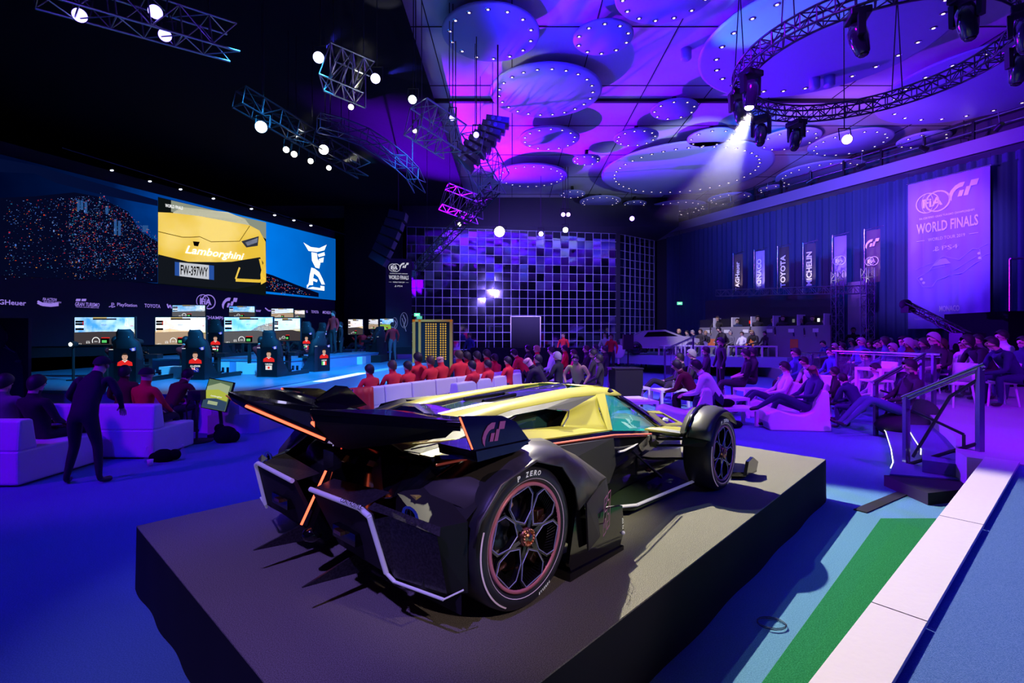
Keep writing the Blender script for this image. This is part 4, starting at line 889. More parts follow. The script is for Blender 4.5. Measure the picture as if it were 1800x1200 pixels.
for px, py, d, face, top, hair, lab, pose in [
  (903, 607, 16.5, 75, 'red', 'black', 'person in red team jacket leaning forward behind the bald person', 'forward'), (943, 602, 17.5, 80, 'red', 'fair', 'person in red and white jacket with fair hair, side on', 'sit'), (928, 603, 18.5, 70, 'dark', 'black', 'person in dark clothes left of the fair haired one in red and white', 'sit'),
  (968, 605, 16.5, 80, 'white', 'black', 'person in white shirt with dark hair right of the fair haired one', 'slouch'), (1008, 601, 17.5, 85, 'red', 'brown', 'person in red jacket reclining at the right end of the red team', 'lounge'), (992, 605, 18.2, 80, 'red', 'black', 'person in red behind the reclining one, head lower', 'sit'),
  (945, 629, 12.8, 70, 'black', 'black', 'person in black with dark hair right of the bald person', 'sit'), (979, 624, 13.2, 60, 'black', 'grey', 'grey haired person in black in the dark centre group', 'sit'), (1016, 636, 11.2, 160, 'black', 'black', 'person in lime shirt in the dark centre group, head bowed', 'stand'),
  (1042, 619, 14, 70, 'dark', 'black', 'dark dressed person left of the black speaker case', 'sit'), (1052, 628, 12.8, 80, 'dark', 'black', 'dark dressed person nearest to the black speaker case', 'sit'), (1062, 604, 17, 75, 'dark', 'black', 'person with long dark hair left of the white panel', 'sit'),
  (1030, 606, 17.5, 85, 'dark', 'brown', 'person in dark jacket below the mirror wall', 'sit'), (1047, 600, 20, 80, 'dark', 'black', 'person far back in dark clothes below the mirror wall', 'sit')]:
    if py == 636: person((px - 900) / F * d, d, -.05, face, lab, 'lean', 'lime', 'black', 'black', scale=.88)
    else: phead(px, py, d, 0, face, lab, pose, top=top, legs='dark', hair=hair)
# loungers of the red group
lounger(1.95, 17.5, 0, 85, 'white lounge chair under the reclining person in red'); lounger(1.2, 16.7, 0, 80, 'white lounge chair under the person in white shirt, red group')

# ---- lounge area in the middle right
lounger(3.55, 10.1, 0, 72, 'white moulded lounge chair right behind the show car windscreen')
phead(1222, 640, 10.15, 0, 68, 'person in white shirt sitting with his back to the near lounge chair', 'forward', top='white', legs='navy', fingers=True)
phead(1188, 640, 10.9, 0, 60, 'person in dark brown jacket bent forward left of the white shirt', 'forward', top='maroon', legs='black', skin=1)
lounger(5.62, 9.85, 0, 82, 'white moulded lounge chair carrying the man in a navy suit')
phead(1427, 644, 9.75, .02, 84, 'bald person in navy suit and tie lounging with crossed legs', 'cross', top='navy', legs='navy', style=None, skin=2, fingers=True)
lounger(6.0, 11.4, 0, 80, 'white moulded lounge chair behind the suited man, white shirt person in it')
phead(1378, 642, 11.3, 0, 80, 'person in pale shirt leaning back in the lounge chair behind the suit', 'lounge', top='white', legs='navy', hair='black', fingers=True)
lounger(6.5, 11.2, 0, 80, 'white moulded lounge chair left of the curved steps, partly behind the suited man')
phead(1310, 606, 13.6, 0, 70, 'person in black t-shirt seated with bare arms in the lounge area', 'slouch', top='black', legs='dark', skin=0, short=True)
phead(1322, 608, 14.2, 0, 75, 'person in dark clothes just right of the black t-shirt', 'sit', top='dark', legs='dark')
phead(1266, 598, 14.6, 0, 90, 'camera operator in black standing between the tables', 'stand', top='black', legs='black')
phead(1194, 610, 13.8, 0, 80, 'person in black with raised knees left of the camera operator', 'lounge', top='black', legs='black')
phead(1215, 618, 13.2, 0, 75, 'grey haired person in dark jacket above the white shirt', 'slouch', top='dark', legs='dark', hair='grey')
phead(1240, 610, 15.5, 0, 75, 'person in dark clothes right of the grey haired one', 'sit', top='dark', legs='dark')
phead(1398, 616, 13.6, 0, 85, 'person in blue shirt seated behind the suited man', 'sit', top='blue', legs='dark')
phead(1412, 633, 12.4, 0, 95, 'person in white patterned shirt with bare arms behind the suited man', 'forward', top='white', legs='navy', short=True)
table(2.72, 11.0, 0, .62, .95, .44, 'white side table with bottles left of the near lounge chair', .2)
bottle(2.85, 10.9, .44, 'clear bottle on the white table left of the near lounge chair'); glass(2.95, 10.75, .44, 'glass beside the clear bottle on the table left of the near lounge chair')
tag(MB().use(WHITEP).box((0, 0, .004), (.2, .28, .008), .3).build('paper_sheet', loc=(2.65, 10.78, .44)), 'white paper sheet on the table left of the near lounge chair', 'paper')
table(4.75, 11.3, 0, .95, .62, .45, 'white side table behind the suited man\'s feet with glasses on it', .15)
glass(4.6, 11.25, .45, 'left glass on the table between the lounge chairs'); bottle(4.8, 11.3, .45, 'clear bottle on the table between the lounge chairs')
table(4.5, 10.3, 0, .9, .55, .36, 'low white table with a black bag right of the near lounge chair', .1)
tag(MB().use(VELVET).sph((0, 0, .08), .12, (1.6, .8, .75)).build('handbag', loc=(4.4, 10.3, .36)), 'black handbag lying on the low white table', 'bag')
tag(MB().use(VELVET).sph((0, 0, .07), .14, (1.6, .9, .6)).build('backpack', loc=(4.35, 9.9, 0)), 'black bag on the floor under the suited man\'s raised shoe', 'bag')
table(4.1, 13.0, 0, .8, .6, .45, 'white side table beside the black speaker case', .2); table(4.9, 14.6, 0, .8, .6, .45, 'white side table behind the camera operator', .2); table(6.3, 13.2, 0, .7, .5, .45, 'white side table right of the black t-shirt person', .2); table(3.3, 13.6, 0, .7, .6, .45, 'white side table behind the speaker case, glasses on it', .2)
glass(3.2, 13.6, .45, 'glass on the table behind the speaker case'); bottle(3.45, 13.55, .45, 'bottle on the table behind the speaker case'); bottle(4.2, 13.0, .45, 'bottle on the table beside the speaker case')
t = thing('speaker_case', 'tall black flight case standing left of the lounge tables', 'case', (2.85, 12.6, 0), .12)
MB().use(MATTEB).b2((-.36, -.3, 0), (.36, .3, 1.0)).build('case_body', t, bevel=.02); MB().use(DARKM).b2((-.37, -.31, 1.0), (.37, .31, 1.03)).build('lid', t)
m = MB().use(MATTEB).sph((0, 0, .22), .45, (1.1, 1, .5), 20, 12).sph((.28, 0, .42), .30, (.8, 1, .9), 16, 10)
tag(m.build('beanbag', loc=(7.05, 8.95, .0)), 'dark beanbag seat at the top of the curved steps', 'beanbag')
# white sofa right of the suited man
sofa_module(1.5, .8, .38, .74, 'sofa', 'curved white sofa behind the suited man, empty', None, 8.9, 13.9, R(140))
# ================================================================== STAGE
STC = mat('stage_blue_vinyl', (.06, .28, .42), .35, bump=(30, .1)); STF = mat('stage_white_fascia', (.7, .7, .75), .5)
st = [(-15, 11.2), (-8.17, 10.07), (-5.6, 9.3), (-5.16, 12.2), (-4.87, 15.85), (-3.2, 26.9), (-3.2, 29.3), (-15.5, 29.3)]
t = thing('stage_platform', 'large blue topped stage in front of the video wall', 'stage')
MB().use(STC).prism(st, .64, .70).build('stage_deck', t); MB().use(STF).prism([(x * .999, y + .01) for x, y in st], 0, .64).build('fascia', t)
sp_ = [(-5.6, 9.2), (-4.75, 9.4), (-4.3, 12.1), (-4.0, 15.8), (-2.4, 26.9), (-3.2, 26.9), (-4.87, 15.85), (-5.16, 12.2)]
t = thing('stage_step', 'long low lilac step along the right side of the stage', 'step')
MB().use(mat('step_lilac', (.5, .5, .65), .5)).prism(sp_, 0, .35).build('step_body', t)
MB().use(MATS['step_lilac']).prism([(-5.55, 9.25), (-5.1, 9.35), (-4.65, 12.1), (-4.4, 15.8), (-2.8, 26.9), (-3.2, 26.9), (-4.87, 15.85), (-5.16, 12.2)], .35, .68).build('upper_lip', t)
m = MB().use(glow('step_light_panel', (.75, .85, 1), 1.6))
for s0, s1 in ((.28, .86),):
    a = Vector((-4.67, 12.1)); b = Vector((-4.42, 15.8))
    p0, p1 = a.lerp(b, .1), a.lerp(b, .92); m.poly([(p0.x - .34, p0.y, .686), (p0.x - .02, p0.y, .686), (p1.x - .02, p1.y, .686), (p1.x - .34, p1.y, .686)])
m.build('light_panel', t)
t = thing('stage_riser', 'raised back tier of the stage with pale panels', 'riser')
MB().use(STC).prism([(-12.5, 15.6), (-6.8, 15.4), (-6.3, 19.0), (-5.6, 26), (-5.6, 28.6), (-13.5, 28.6)], 1.05, 1.12).build('riser_deck', t)
m = MB().use(mat('riser_panel_blue', (.25, .35, .6), .5)).prism([(-12.5, 15.62), (-6.82, 15.42), (-6.32, 19.0), (-5.62, 26), (-5.62, 28.5), (-13.5, 28.5)], .70, 1.05).build('riser_face', t)
for q in (.15, .42, .60, .70, .93): 
    a = Vector((-12.5, 15.6)).lerp(Vector((-6.8, 15.4)), q); MB().use(WHITEP).b2((a.x, a.y - .03, .72), (a.x + .34, a.y, 1.03)).build('pale_panel', t)
for k, (x, y, w) in enumerate([(-9.05, 13.6, .75), (-7.75, 15.0, .4), (-6.25, 20.3, .5)]):
    tag(MB().use(WHITEP).b2((-w / 2, -.25, 0), (w / 2, .25, .30)).build('podium_box', loc=(x, y, .70)), 'small white box on the blue stage ' + ['left of the second driving rig', 'behind the second driving rig', 'right of the fourth driving rig'][k], 'box', 'white stage boxes')

# ---- emissive picture materials
def C_(n, c, s=1): return glow('px_' + n, c, s)
PB = C_('black', (.001, .001, .001)); PW = C_('white', (1, 1, 1), 1.1); PR = C_('red', (.8, .02, .02)); PG = C_('green', (.1, .6, .15)); PGR = C_('grey', (.12, .12, .14)); PLIL = C_('lilac', (.30, .20, .75), 1)
def sky(n, a, b): return glow2('sky_' + n, a, b, 2.6, 1)
SKY1 = sky('a', (.08, .35, .75), (.75, .85, .9)); SKY2 = sky('b', (.95, .62, .38), (1, .93, .85)); SKY3 = sky('c', (.18, .45, .7), (.8, .85, .85)); SKY4 = sky('d', (.65, .6, .55), (.95, .9, .85))
def game_pic(p, w, h, sk, road, hill, var=0):
    p.rect(PB, -w / 2, -h / 2, w / 2, h / 2).up(); p.rect(sk, -w / 2 + .01, -h * .06, w / 2 - .01, h / 2 - .01)
    if var == 0: p.poly(hill, [(-w / 2, -.05 * h), (0, -.01 * h), (w / 2, .06 * h), (w / 2, -.2 * h), (-w / 2, -.2 * h)])
    elif var == 1: p.poly(hill, [(-w / 2, 0), (-.2 * w, .08 * h), (0, .02 * h), (w / 2, 0), (w / 2, -.2 * h), (-w / 2, -.2 * h)])
    else: p.poly(C_('rock', (.02, .02, .025)), [(.05 * w, -.02 * h), (.18 * w, .14 * h), (.32 * w, .22 * h), (.5 * w, .30 * h), (.5 * w, -.05 * h)])
    p.up().poly(road, [(-w / 2, -.05 * h), (-.05 * w, -.02 * h), (.2 * w, -.02 * h), (w / 2, -.10 * h), (w / 2, -h / 2 + .01), (-w / 2, -h / 2 + .01)])
    p.up().rect(PB, -.19 * w, .40 * h, .2 * w, .45 * h).rect(C_('amber', (.6, .45, .2)), -.19 * w, .45 * h, .04 * w, .49 * h)
    for k in range(4): p.rect(PB if k != 2 else PW, -.48 * w, (.30 - .09 * k) * h, -.34 * w, (.37 - .09 * k) * h)
    p.rect(PR, -.36 * w, .22 * h, -.345 * w, .34 * h)
    p.line(PW, [(.34 * w, .2 * h), (.36 * w, .45 * h), (.39 * w, .42 * h), (.37 * w, .3 * h), (.40 * w, .16 * h)], .008 * w, True).rect(PR, .43 * w, .17 * h, .48 * w, .19 * h)
    p.ring(PW, -.14 * w, -.36 * h, .06 * w, .012 * w, -30, 210, 14).text(PW, 'KM/H', -.14 * w, -.38 * h, .05 * w, .05 * h)
    p.rect(PB, -.06 * w, -.46 * h, .08 * w, -.26 * h).up().rect(PG, -.04 * w, -.42 * h, .04 * w, -.33 * h).rect(PR, -.05 * w, -.26 * h, .09 * w, -.23 * h)
    p.text(PW, '6/16', -.27 * w, -.4 * h, .06 * w, .10 * h).text(PW, 'LAP 2', -.42 * w, -.46 * h, .08 * w, .04 * h).text(PB, 'REPLAY', 0, .22 * h, .09 * w, .035 * h)
def tv(x, y, z, w, h, sk, road, hill, var, label, rz=0, stand=True, group='race screens on the stage', kx=1):
    t = thing('television', label, 'screen', (x, y, z), rz, group)
    MB().use(MATTEB).b2((-w / 2 - .02, 0, -h / 2 - .02), (w / 2 + .02, .05, h / 2 + .02)).build('casing', t)
    p = Pic((0, -.004, 0), (1, 0, 0), (0, 0, 1)); p.d = .0015; game_pic(p, w, h, sk, road, hill, var); p.build('picture', t)
    return t
RD1, RD2, RD3 = C_('road_dark', (.05, .04, .045)), C_('road_warm', (.42, .30, .2)), C_('road_grey', (.10, .10, .11)); HL1, HL2, HL3 = C_('hill_sand', (.85, .65, .4)), C_('hill_olive', (.2, .2, .04)), C_('hill_dark', (.03, .03, .04))

# ---- driving rigs
RIG = {}
POLY = mat('rig_black', (.012, .014, .02), .35, coat=.2); FABR = mat('seat_fabric', (.015, .015, .02), .7)
def rig(x, y, z, rz, label, name=None, flag=None, driver=None, num='1', group='driving simulator rigs'):
    t = thing('driving_rig', label, 'driving simulator', (x, y, z), rz, group)
    # local +Y points at the screen, origin under the seat back
    MB().use(POLY).prism([(-.10, 0), (1.5, 0), (1.5, .12), (.75, .12), (.45, .10), (.12, .50), (-.10, .62)], -.30, -.27, 'X').prism([(-.10, 0), (1.5, 0), (1.5, .12), (.75, .12), (.45, .10), (.12, .50), (-.10, .62)], .27, .30, 'X').b2((-.30, -.12, 0), (.30, -.08, .78)).b2((-.28, -.1, .0), (.28, 1.48, .04)).build('base_shell', t)
    m = MB().use(FABR); rows = []
    for zz, w, yy, wing in ((.42, .25, .12, .10), (.60, .27, .06, .13), (.82, .27, .0, .13), (.98, .25, -.03, .10), (1.06, .17, -.04, .06), (1.20, .16, -.06, .07), (1.28, .11, -.07, .03)):
        rows.append([(-w, yy + wing, zz), (-w * .98, yy, zz), (-w * .5, yy - .05, zz), (w * .5, yy - .05, zz), (w * .98, yy, zz), (w, yy + wing, zz)])
    m.strip(rows).strip([[(-.24, .1, .42), (0, .08, .40), (.24, .1, .42)], [(-.25, .5, .40), (0, .5, .38), (.25, .5, .40)]]); m.build('bucket_seat', t, solid=.04)
    MB().use(C_('seat_script', (.25, .25, .28))).add(*[([(a * .11, -.125, 1.20 + b * .016) for a, b in text_data('RECARO')[0]], text_data('RECARO')[1])][0]).use(WHITEP).sph((-.11, -.09, 1.10), .02, (1, .3, .7)).sph((.11, -.09, 1.10), .02, (1, .3, .7)).build('headrest_script', t)
    MB().use(GLOSS).lathe([(.13, -.012), (.15, 0), (.13, .012), (.125, 0), (.13, -.012)], 20, Matrix.Translation((0, .62, .74)) @ Matrix.Rotation(R(68), 4, 'X')).tube((0, .62, .74), (0, .85, .66), .03).tube((-.13, .62, .74), (.13, .62, .74), .012).build('steering_wheel', t)
    MB().use(POLY).b2((-.28, .75, .55), (.28, 1.0, .66)).b2((-.05, .8, .04), (.05, .95, .55)).build('wheel_deck', t)
    MB().use(CHROME).b2((-.12, 1.25, .1), (-.05, 1.28, .24)).b2((.02, 1.25, .1), (.09, 1.28, .24)).build('pedals', t)
    MB().use(PW).b2((-.29, -.125, .80), (-.2, -.12, .81)).build('reading_light', t)
    # poster on the back of the seat
    p = Pic((.06, -.125, .40), (1, 0, 0), (0, 0, 1)); p.d = .001
    if name:
        dk = mat('poster_black', (.004, .004, .006), .4); sk_ = glow('poster_skin', (.62, .36, .26), 1); rd = glow('poster_red', (.75, .02, .02), 1)
        p.rect(dk, -.24, -.36, .24, .42).up().poly(rd, [(-.17, .02), (-.16, .10), (-.07, .15), (.07, .15), (.16, .10), (.17, .02)]).up().poly(PW, [(-.06, .15), (0, .10), (.06, .15), (.05, .16), (0, .12), (-.05, .16)])
        p.rect(sk_, -.035, .12, .035, .19).up().oval(sk_, 0, .235, .066, .085).up().poly(glow('poster_hair', (.02, .012, .01)), [(-.062, .24), (-.055, .30), (0, .325), (.055, .30), (.062, .24), (.045, .275), (-.045, .275)])
        p.rect(glow('poster_feature', (.12, .05, .04)), -.035, .235, -.015, .243).rect(MATS['poster_feature'], .015, .235, .035, .243).rect(MATS['poster_feature'], -.02, .19, .02, .197)
        p.text(PW, name, 0, -.045, .09 + .012 * len(name), .045, bold=.02)
        fw_, fh = .19, .115; y0 = -.14 - fh / 2
        if flag == 'de': p.rect(PB, -fw_ / 2, y0 + fh * .67, fw_ / 2, y0 + fh).rect(PR, -fw_ / 2, y0 + fh * .33, fw_ / 2, y0 + fh * .67).rect(C_('yellow', (.9, .6, .05)), -fw_ / 2, y0, fw_ / 2, y0 + fh * .33)
        if flag == 'jp': p.rect(C_('offwhite', (.75, .75, .75)), -fw_ / 2, y0, fw_ / 2, y0 + fh).up().oval(PR, 0, y0 + fh / 2, .032)
        if flag == 'au':
            p.rect(C_('navy', (.01, .02, .3)), -fw_ / 2, y0, fw_ / 2, y0 + fh).up(); p.line(PW, [(-fw_ / 2, y0 + fh / 2), (0, y0 + fh)], .016).line(PW, [(-fw_ / 2, y0 + fh), (0, y0 + fh / 2)], .016).up().line(PR, [(-fw_ / 2, y0 + fh * .75), (0, y0 + fh * .75)], .016).line(PR, [(-fw_ / 4, y0 + fh / 2), (-fw_ / 4, y0 + fh)], .016)
            for sx, sy in ((.045, .09), (.07, .06), (.03, .05), (.05, .025), (-.05, .025)): p.oval(PW, sx, y0 + sy, .007, n=8)
        if flag == 'it': p.rect(PG, -fw_ / 2, y0, -fw_ / 6, y0 + fh).rect(PW, -fw_ / 6, y0, fw_ / 6, y0 + fh).rect(PR, fw_ / 6, y0, fw_ / 2, y0 + fh)
        if flag == 'ro': p.rect(PR, -fw_ / 2, y0 + fh * .66, fw_ / 2, y0 + fh).rect(PW, -fw_ / 2, y0 + fh * .33, fw_ / 2, y0 + fh * .66).rect(PG, -fw_ / 2, y0, fw_ / 2, y0 + fh * .33)
        p.poly(C_('blue', (.02, .05, .6)), [(.10, .42), (.24, .46), (.24, .38), (.16, .36)]).up().ring(PW, .185, .405, .035, .006, 45, 405, 4).text(PW, num, .185, .405, .014, .03)
        p.build('driver_poster', t)
    return t
def deg(a, b): return math.atan2(-(b[0] - a[0]), b[1] - a[1])
RIGS = [(221, 11.9, .70, 6, 'black driving rig with a German flag on its back poster, nearest', 'M. HIZAL', 'de', '1'), (345, 12.9, .70, -2, 'black driving rig with an Australian flag on its back poster', 'C.N. LATKOVSKI', 'au', '1'),
 (474, 13.8, .70, -8, 'black driving rig with a Japanese flag on its back poster', 'T. MIYAZONO', 'jp', '1'), (562, 16, .70, 62, 'black driving rig seen side on with a driver in red', 'G. MANGANO', 'it', '1'),
 (380, 17.0, 1.12, -4, 'black driving rig on the back tier with a green white red flag', 'A. INOSTROZA', 'ro', '2'), (471, 18.0, 1.12, -10, 'black driving rig on the back tier behind the Japanese flag one', 'R. KOKUBUN', None, '2'), (540, 19.5, 1.12, -14, 'black driving rig on the back tier, second from its right end', 'B. CARRAZZA', 'it', '2'), (568, 21, 1.12, -20, 'black driving rig at the right end of the back tier', 'I. FRAGA', 'it', '2')]
for px, d, z, rz, lab, nm, fl, num in RIGS: rig((px - 900) / F * d, d, z, R(rz), lab, nm, fl, None, num)
for px, d, z, face, lab in [(330, 13.15, .74, 0, 'driver in red seated in the rig with the Australian flag'), (462, 14.05, .74, -6, 'driver in red seated in the rig with the Japanese flag'), (556, 16.1, .74, 62, 'driver in red gripping the wheel of the side-on rig'), (208, 12.2, .74, 4, 'driver in red seated in the rig with the German flag'), (535, 19.8, 1.15, 60, 'driver in red on the back tier, hands raised'), (374, 17.3, 1.15, -4, 'driver in red on the back tier behind the second rig')]:
    ppx(px, d, z, face, lab, 'drive', 'red', 'dark', 'black', scale=.95, group='race drivers in red')
ppx(586, 20.5, 1.12, 150, 'person in red standing behind the rigs facing forward', 'stand', 'red', 'dark'); ppx(599, 21.5, .7, 120, 'person in dark clothes walking past the end of the video wall', 'stand', 'dark', 'dark')
for (x0, x1, y0, y1, d, sk, rd, hl, var, lab) in [(131, 237, 557, 606, 13.2, SKY1, RD1, HL1, 0, 'race screen with a blue sky beyond the German flag rig'), (273, 362, 557, 606, 14.3, SKY2, RD2, HL2, 1, 'race screen with an orange sky beyond the Australian flag rig'), (394, 480, 557, 603, 15.3, SKY3, RD3, HL3, 2, 'race screen with dark hills beyond the Japanese flag rig'), (482, 528, 559, 599, 17.0, SKY4, RD1, HL2, 0, 'race screen with red gauges beside the side-on rig'),
   (303, 361, 536, 557, 18.6, SKY3, RD3, HL3, 0, 'upper race screen with cloudy sky at the left of the back tier'), (403, 448, 538, 557, 19.4, SKY1, RD1, HL2, 1, 'upper race screen with pale blue sky, middle of the back tier'), (477, 516, 542, 558, 20.6, SKY4, RD2, HL2, 0, 'upper race screen with a bleached sky on the back tier'), (516, 536, 545, 558, 21.8, SKY2, RD3, HL3, 1, 'upper race screen at the right end of the back tier'),
   (612, 638, 561, 588, 23.2, SKY2, RD1, HL1, 0, 'race screen left in the group by the black banner'), (648, 665, 561, 578, 25, SKY4, RD2, HL3, 1, 'race screen in the middle by the black banner'), (668, 692, 560, 580, 23.6, SKY1, C_('grass', (.25, .45, .05)), HL2, 1, 'race screen with green grass by the black banner')]:
    w = (x1 - x0) / F * d; h = (y1 - y0) / F * d; h2 = h * 1.12
    t = tv(((x0 + x1) / 2 - 900) / F * d, d, CH - ((y0 + y1) / 2 - HZ) / F * d, w, h, sk, rd, hl, var, lab)
    zb = .70 if y0 > 558 or (d < 16) else 1.12
    if d > 23: zb = 1.0
    g = MB().use(MATTEB).b2((-.04, .02, zb - t.location.z), (.04, .08, 0)).b2((-w * .3, -.1, zb - t.location.z), (w * .3, .3, zb - t.location.z + .04)); g.build('stand', t)
# side group by the black banner: dark riser, rigs and red people
tag(MB().use(MATTEB).b2((-9.0, 21.5, .70), (-5.65, 24.6, 1.0)).build('dark_riser'), 'black riser under the rigs by the black banner', 'riser')
rig(-5.95, 22.6, 1.0, R(55), 'black driving rig by the black banner with an empty back', None, None, None, group='rigs by the black banner'); rig(-6.4, 23.9, 1.0, R(60), 'black driving rig half hidden by the black banner', None, None, None, group='rigs by the black banner')
ppx(664, 23.2, 1.05, 70, 'driver in red with bare forearms at the wheel by the black banner', 'drive', 'red', 'navy', short=True); ppx(652, 24.4, 1.05, 60, 'driver in red behind the one by the black banner', 'drive', 'red', 'navy'); ppx(690, 22.3, .7, 40, 'person in red standing by the black banner', 'stand', 'red', 'grey', 'brown'); ppx(634, 24.0, 1.05, 60, 'driver in red in front of the left screen by the black banner', 'drive', 'red', 'navy')
# stage lamps beside the first rig
for k, (px, py) in enumerate(((129, 605), (244, 601))):
    d = 12.6; q = W(px, py, d); t = thing('floor_lamp', 'small white floor spotlight ' + ('left' if k == 0 else 'right') + ' of the German flag rig', 'lamp', (q.x, q.y, .7), 0, 'stage floor spotlights')
    MB().use(MATTEB).tube((0, 0, 0), (0, 0, q.z - .7 - .08), .03).b2((-.1, -.1, 0), (.1, .1, .03)).build('stand', t); MB().use(MATTEB).tube((0, .08, q.z - .7), (0, -.08, q.z - .7), .07, .09).build('lamp_head', t); MB().use(glow('lamp_white', (1, 1, .95), 12)).disc((0, -.085, q.z - .7), .045, 16, 'Y').build('lens', t)

# ================================================================== VIDEO WALL
VX = 1270
def vp(px, py): d = 28 * (VX - 590) / (VX - px); return W(px, py, d)
a0, a1 = vp(-60, 400), vp(592, 420); ex = Vector((a1.x - a0.x, a1.y - a0.y, 0)); LEN = ex.length; ex.normalize(); vn = Vector((-ex.y, ex.x, 0)); vn = vn if vn.y < 0 else -vn   # towards the hall
ZT, ZB = vp(277, 341).z, vp(277, 498).z
def loc(px, py):  # picture coordinates on the wall
    q = vp(px, py); return ((q - a0).dot(ex), q.z)
t = thing('video_wall', 'huge video wall showing a night harbour town and a yellow car', 'screen', (0, 0, 0))
q0 = Vector((a0.x, a0.y, 0)) - vn * .15
m = MB().use(MATTEB); P = [q0, q0 + ex * LEN, q0 + ex * LEN - vn * .2, q0 - vn * .2]
m.add([Vector((p_.x, p_.y, z)) for z in (1.14, ZT + .45) for p_ in P], [(3, 2, 1, 0), (4, 5, 6, 7), (0, 1, 5, 4), (1, 2, 6, 5), (2, 3, 7, 6), (3, 0, 4, 7)]); m.build('casing', t)
# blue dusk sea: horizontal ramp along the wall
def led_sea():
    m_ = bpy.data.materials.new('led_sea'); m_.use_nodes = True; nt = m_.node_tree; nt.nodes.clear()
    o = nt.nodes.new('ShaderNodeOutputMaterial'); e = nt.nodes.new('ShaderNodeEmission'); uv = nt.nodes.new('ShaderNodeTexCoord'); sx = nt.nodes.new('ShaderNodeSeparateXYZ'); r_ = nt.nodes.new('ShaderNodeValToRGB')
    nt.links.new(uv.outputs['Object'], sx.inputs[0]); mp = nt.nodes.new('ShaderNodeMapRange'); mp.inputs['From Min'].default_value = a0.x; mp.inputs['From Max'].default_value = a1.x
    nt.links.new(sx.outputs['X'], mp.inputs['Value'])
    n = nt.nodes.new('ShaderNodeTexNoise'); n.inputs['Scale'].default_value = .8; n.inputs['Detail'].default_value = 5; nt.links.new(uv.outputs['Object'], n.inputs['Vector'])
    ad = nt.nodes.new('ShaderNodeMath'); ad.operation = 'MULTIPLY_ADD'; ad.inputs[1].default_value = .12; nt.links.new(n.outputs['Fac'], ad.inputs[0]); nt.links.new(mp.outputs[0], ad.inputs[2])
    nt.links.new(ad.outputs[0], r_.inputs['Fac']); cr = r_.color_ramp; cr.elements[0].position = .05; cr.elements[0].color = (.0, .0, .006, 1); cr.elements[1].position = 1; cr.elements[1].color = (0, .10, .45, 1)
    for pos, c in ((.32, (0, .008, .06, 1)), (.5, (.0, .07, .42, 1)), (.72, (0, .20, .85, 1))): k = cr.elements.new(pos); k.color = c
    nt.links.new(r_.outputs[0], e.inputs[0]); nt.links.new(e.outputs[0], o.inputs[0]); return m_
SEA = led_sea()
p = Pic(Vector((a0.x, a0.y, 0)), ex, (0, 0, 1)); p.d = .006
if p.n.dot(vn) < 0: pass
p.rect(SEA, 0, ZB, LEN - .1, ZT).up()
LQ = lambda pts: [loc(*q) for q in pts]
p.poly(C_('coast', (.001, .004, .03)), LQ([(-50, 300), (60, 305), (100, 322), (170, 340), (225, 352), (277, 362), (277, 352), (150, 316), (60, 290), (-50, 270)]))
p.poly(C_('slope', (.001, .002, .015)), LQ([(-50, 350), (60, 345), (130, 338), (170, 345), (205, 362), (225, 372), (245, 405), (277, 425), (277, 497), (-50, 482)]))
p.poly(C_('slope', None or (.001, .002, .015)), LQ([(467, 480), (480, 484), (520, 500), (560, 515), (560, 522), (467, 512)])).up()
rr = random.Random(11); cols = [C_('c_red', (.55, .04, .015)), C_('c_orange', (.75, .25, .04)), C_('c_blue', (.06, .16, .6)), C_('c_blue2', (.12, .25, .7)), C_('c_dim', (.02, .06, .28)), C_('c_pale', (.14, .26, .6)), C_('c_crim', (.5, .02, .05)), C_('c_teal', (.02, .18, .35))]
n = 0
while n < 2300:
    x = rr.uniform(5, 276); y = rr.uniform(335, 492); t_ = (x) / 276
    lo = 338 + max(0, (x - 175)) * .75 if x > 175 else 352 - x * .05
    if y < lo or (x < 120 and rr.random() < .72) or (y > 470 and rr.random() < .7): continue
    n += 1; c = rr.choice(cols if rr.random() < .5 else cols[2:]); w = rr.choice((.4, .6, .9, 1.8)) * (1 + .6 * (1 - t_)); h = rr.choice((.35, .5, .8, 1.2)) * (1 if rr.random() < .93 else 3)
    p.poly(c, LQ([(x, y), (x + w, y + .2), (x + w, y + h), (x, y + h)]))
for n in range(170):
    x = rr.uniform(468, 545); y = 482 + (x - 468) * .45 + rr.uniform(0, 24 - (x - 468) * .1); 
    if y > 517: continue
    p.poly(rr.choice(cols), LQ([(x, y), (x + 1.3, y), (x + 1.3, y + 1), (x, y + 1)]))
for x, y, h in ((135, 352, 18), (141, 352, 16), (148, 355, 20), (200, 385, 28), (207, 388, 26), (250, 396, 12), (255, 396, 12), (185, 362, 14)): p.poly(C_('tower', (.02, .08, .25)), LQ([(x, y), (x + 5, y), (x + 5, y + h), (x, y + h)]))
# inset picture of a yellow car
YEL = glow2('car_yellow', (.80, .52, .04), (.95, .70, .16), .55, 1); p.up()
p.poly(C_('inset_dark', (.004, .006, .006)), LQ([(277, 346), (467, 391), (467, 519), (277, 498)])).up()
p.poly(C_('inset_grey', (.25, .28, .22)), LQ([(300, 352), (467, 391), (467, 420), (440, 405), (300, 372)])).poly(C_('glass_pale', (.6, .58, .42)), LQ([(305, 372), (320, 364), (400, 373), (430, 385), (440, 398), (300, 378)])).up()
p.poly(YEL, LQ([(277, 373), (300, 374), (350, 380), (438, 396), (455, 405), (466, 425), (467, 495), (458, 500), (456, 470), (430, 458), (405, 460), (330, 462), (277, 450)]))
p.up().line(C_('seam', (.12, .08, .01)), LQ([(277, 407), (320, 417), (335, 417), (350, 416), (370, 425), (420, 424), (438, 397)]), .03)
p.poly(PB, LQ([(338, 424), (350, 425), (347, 433), (340, 432)]))
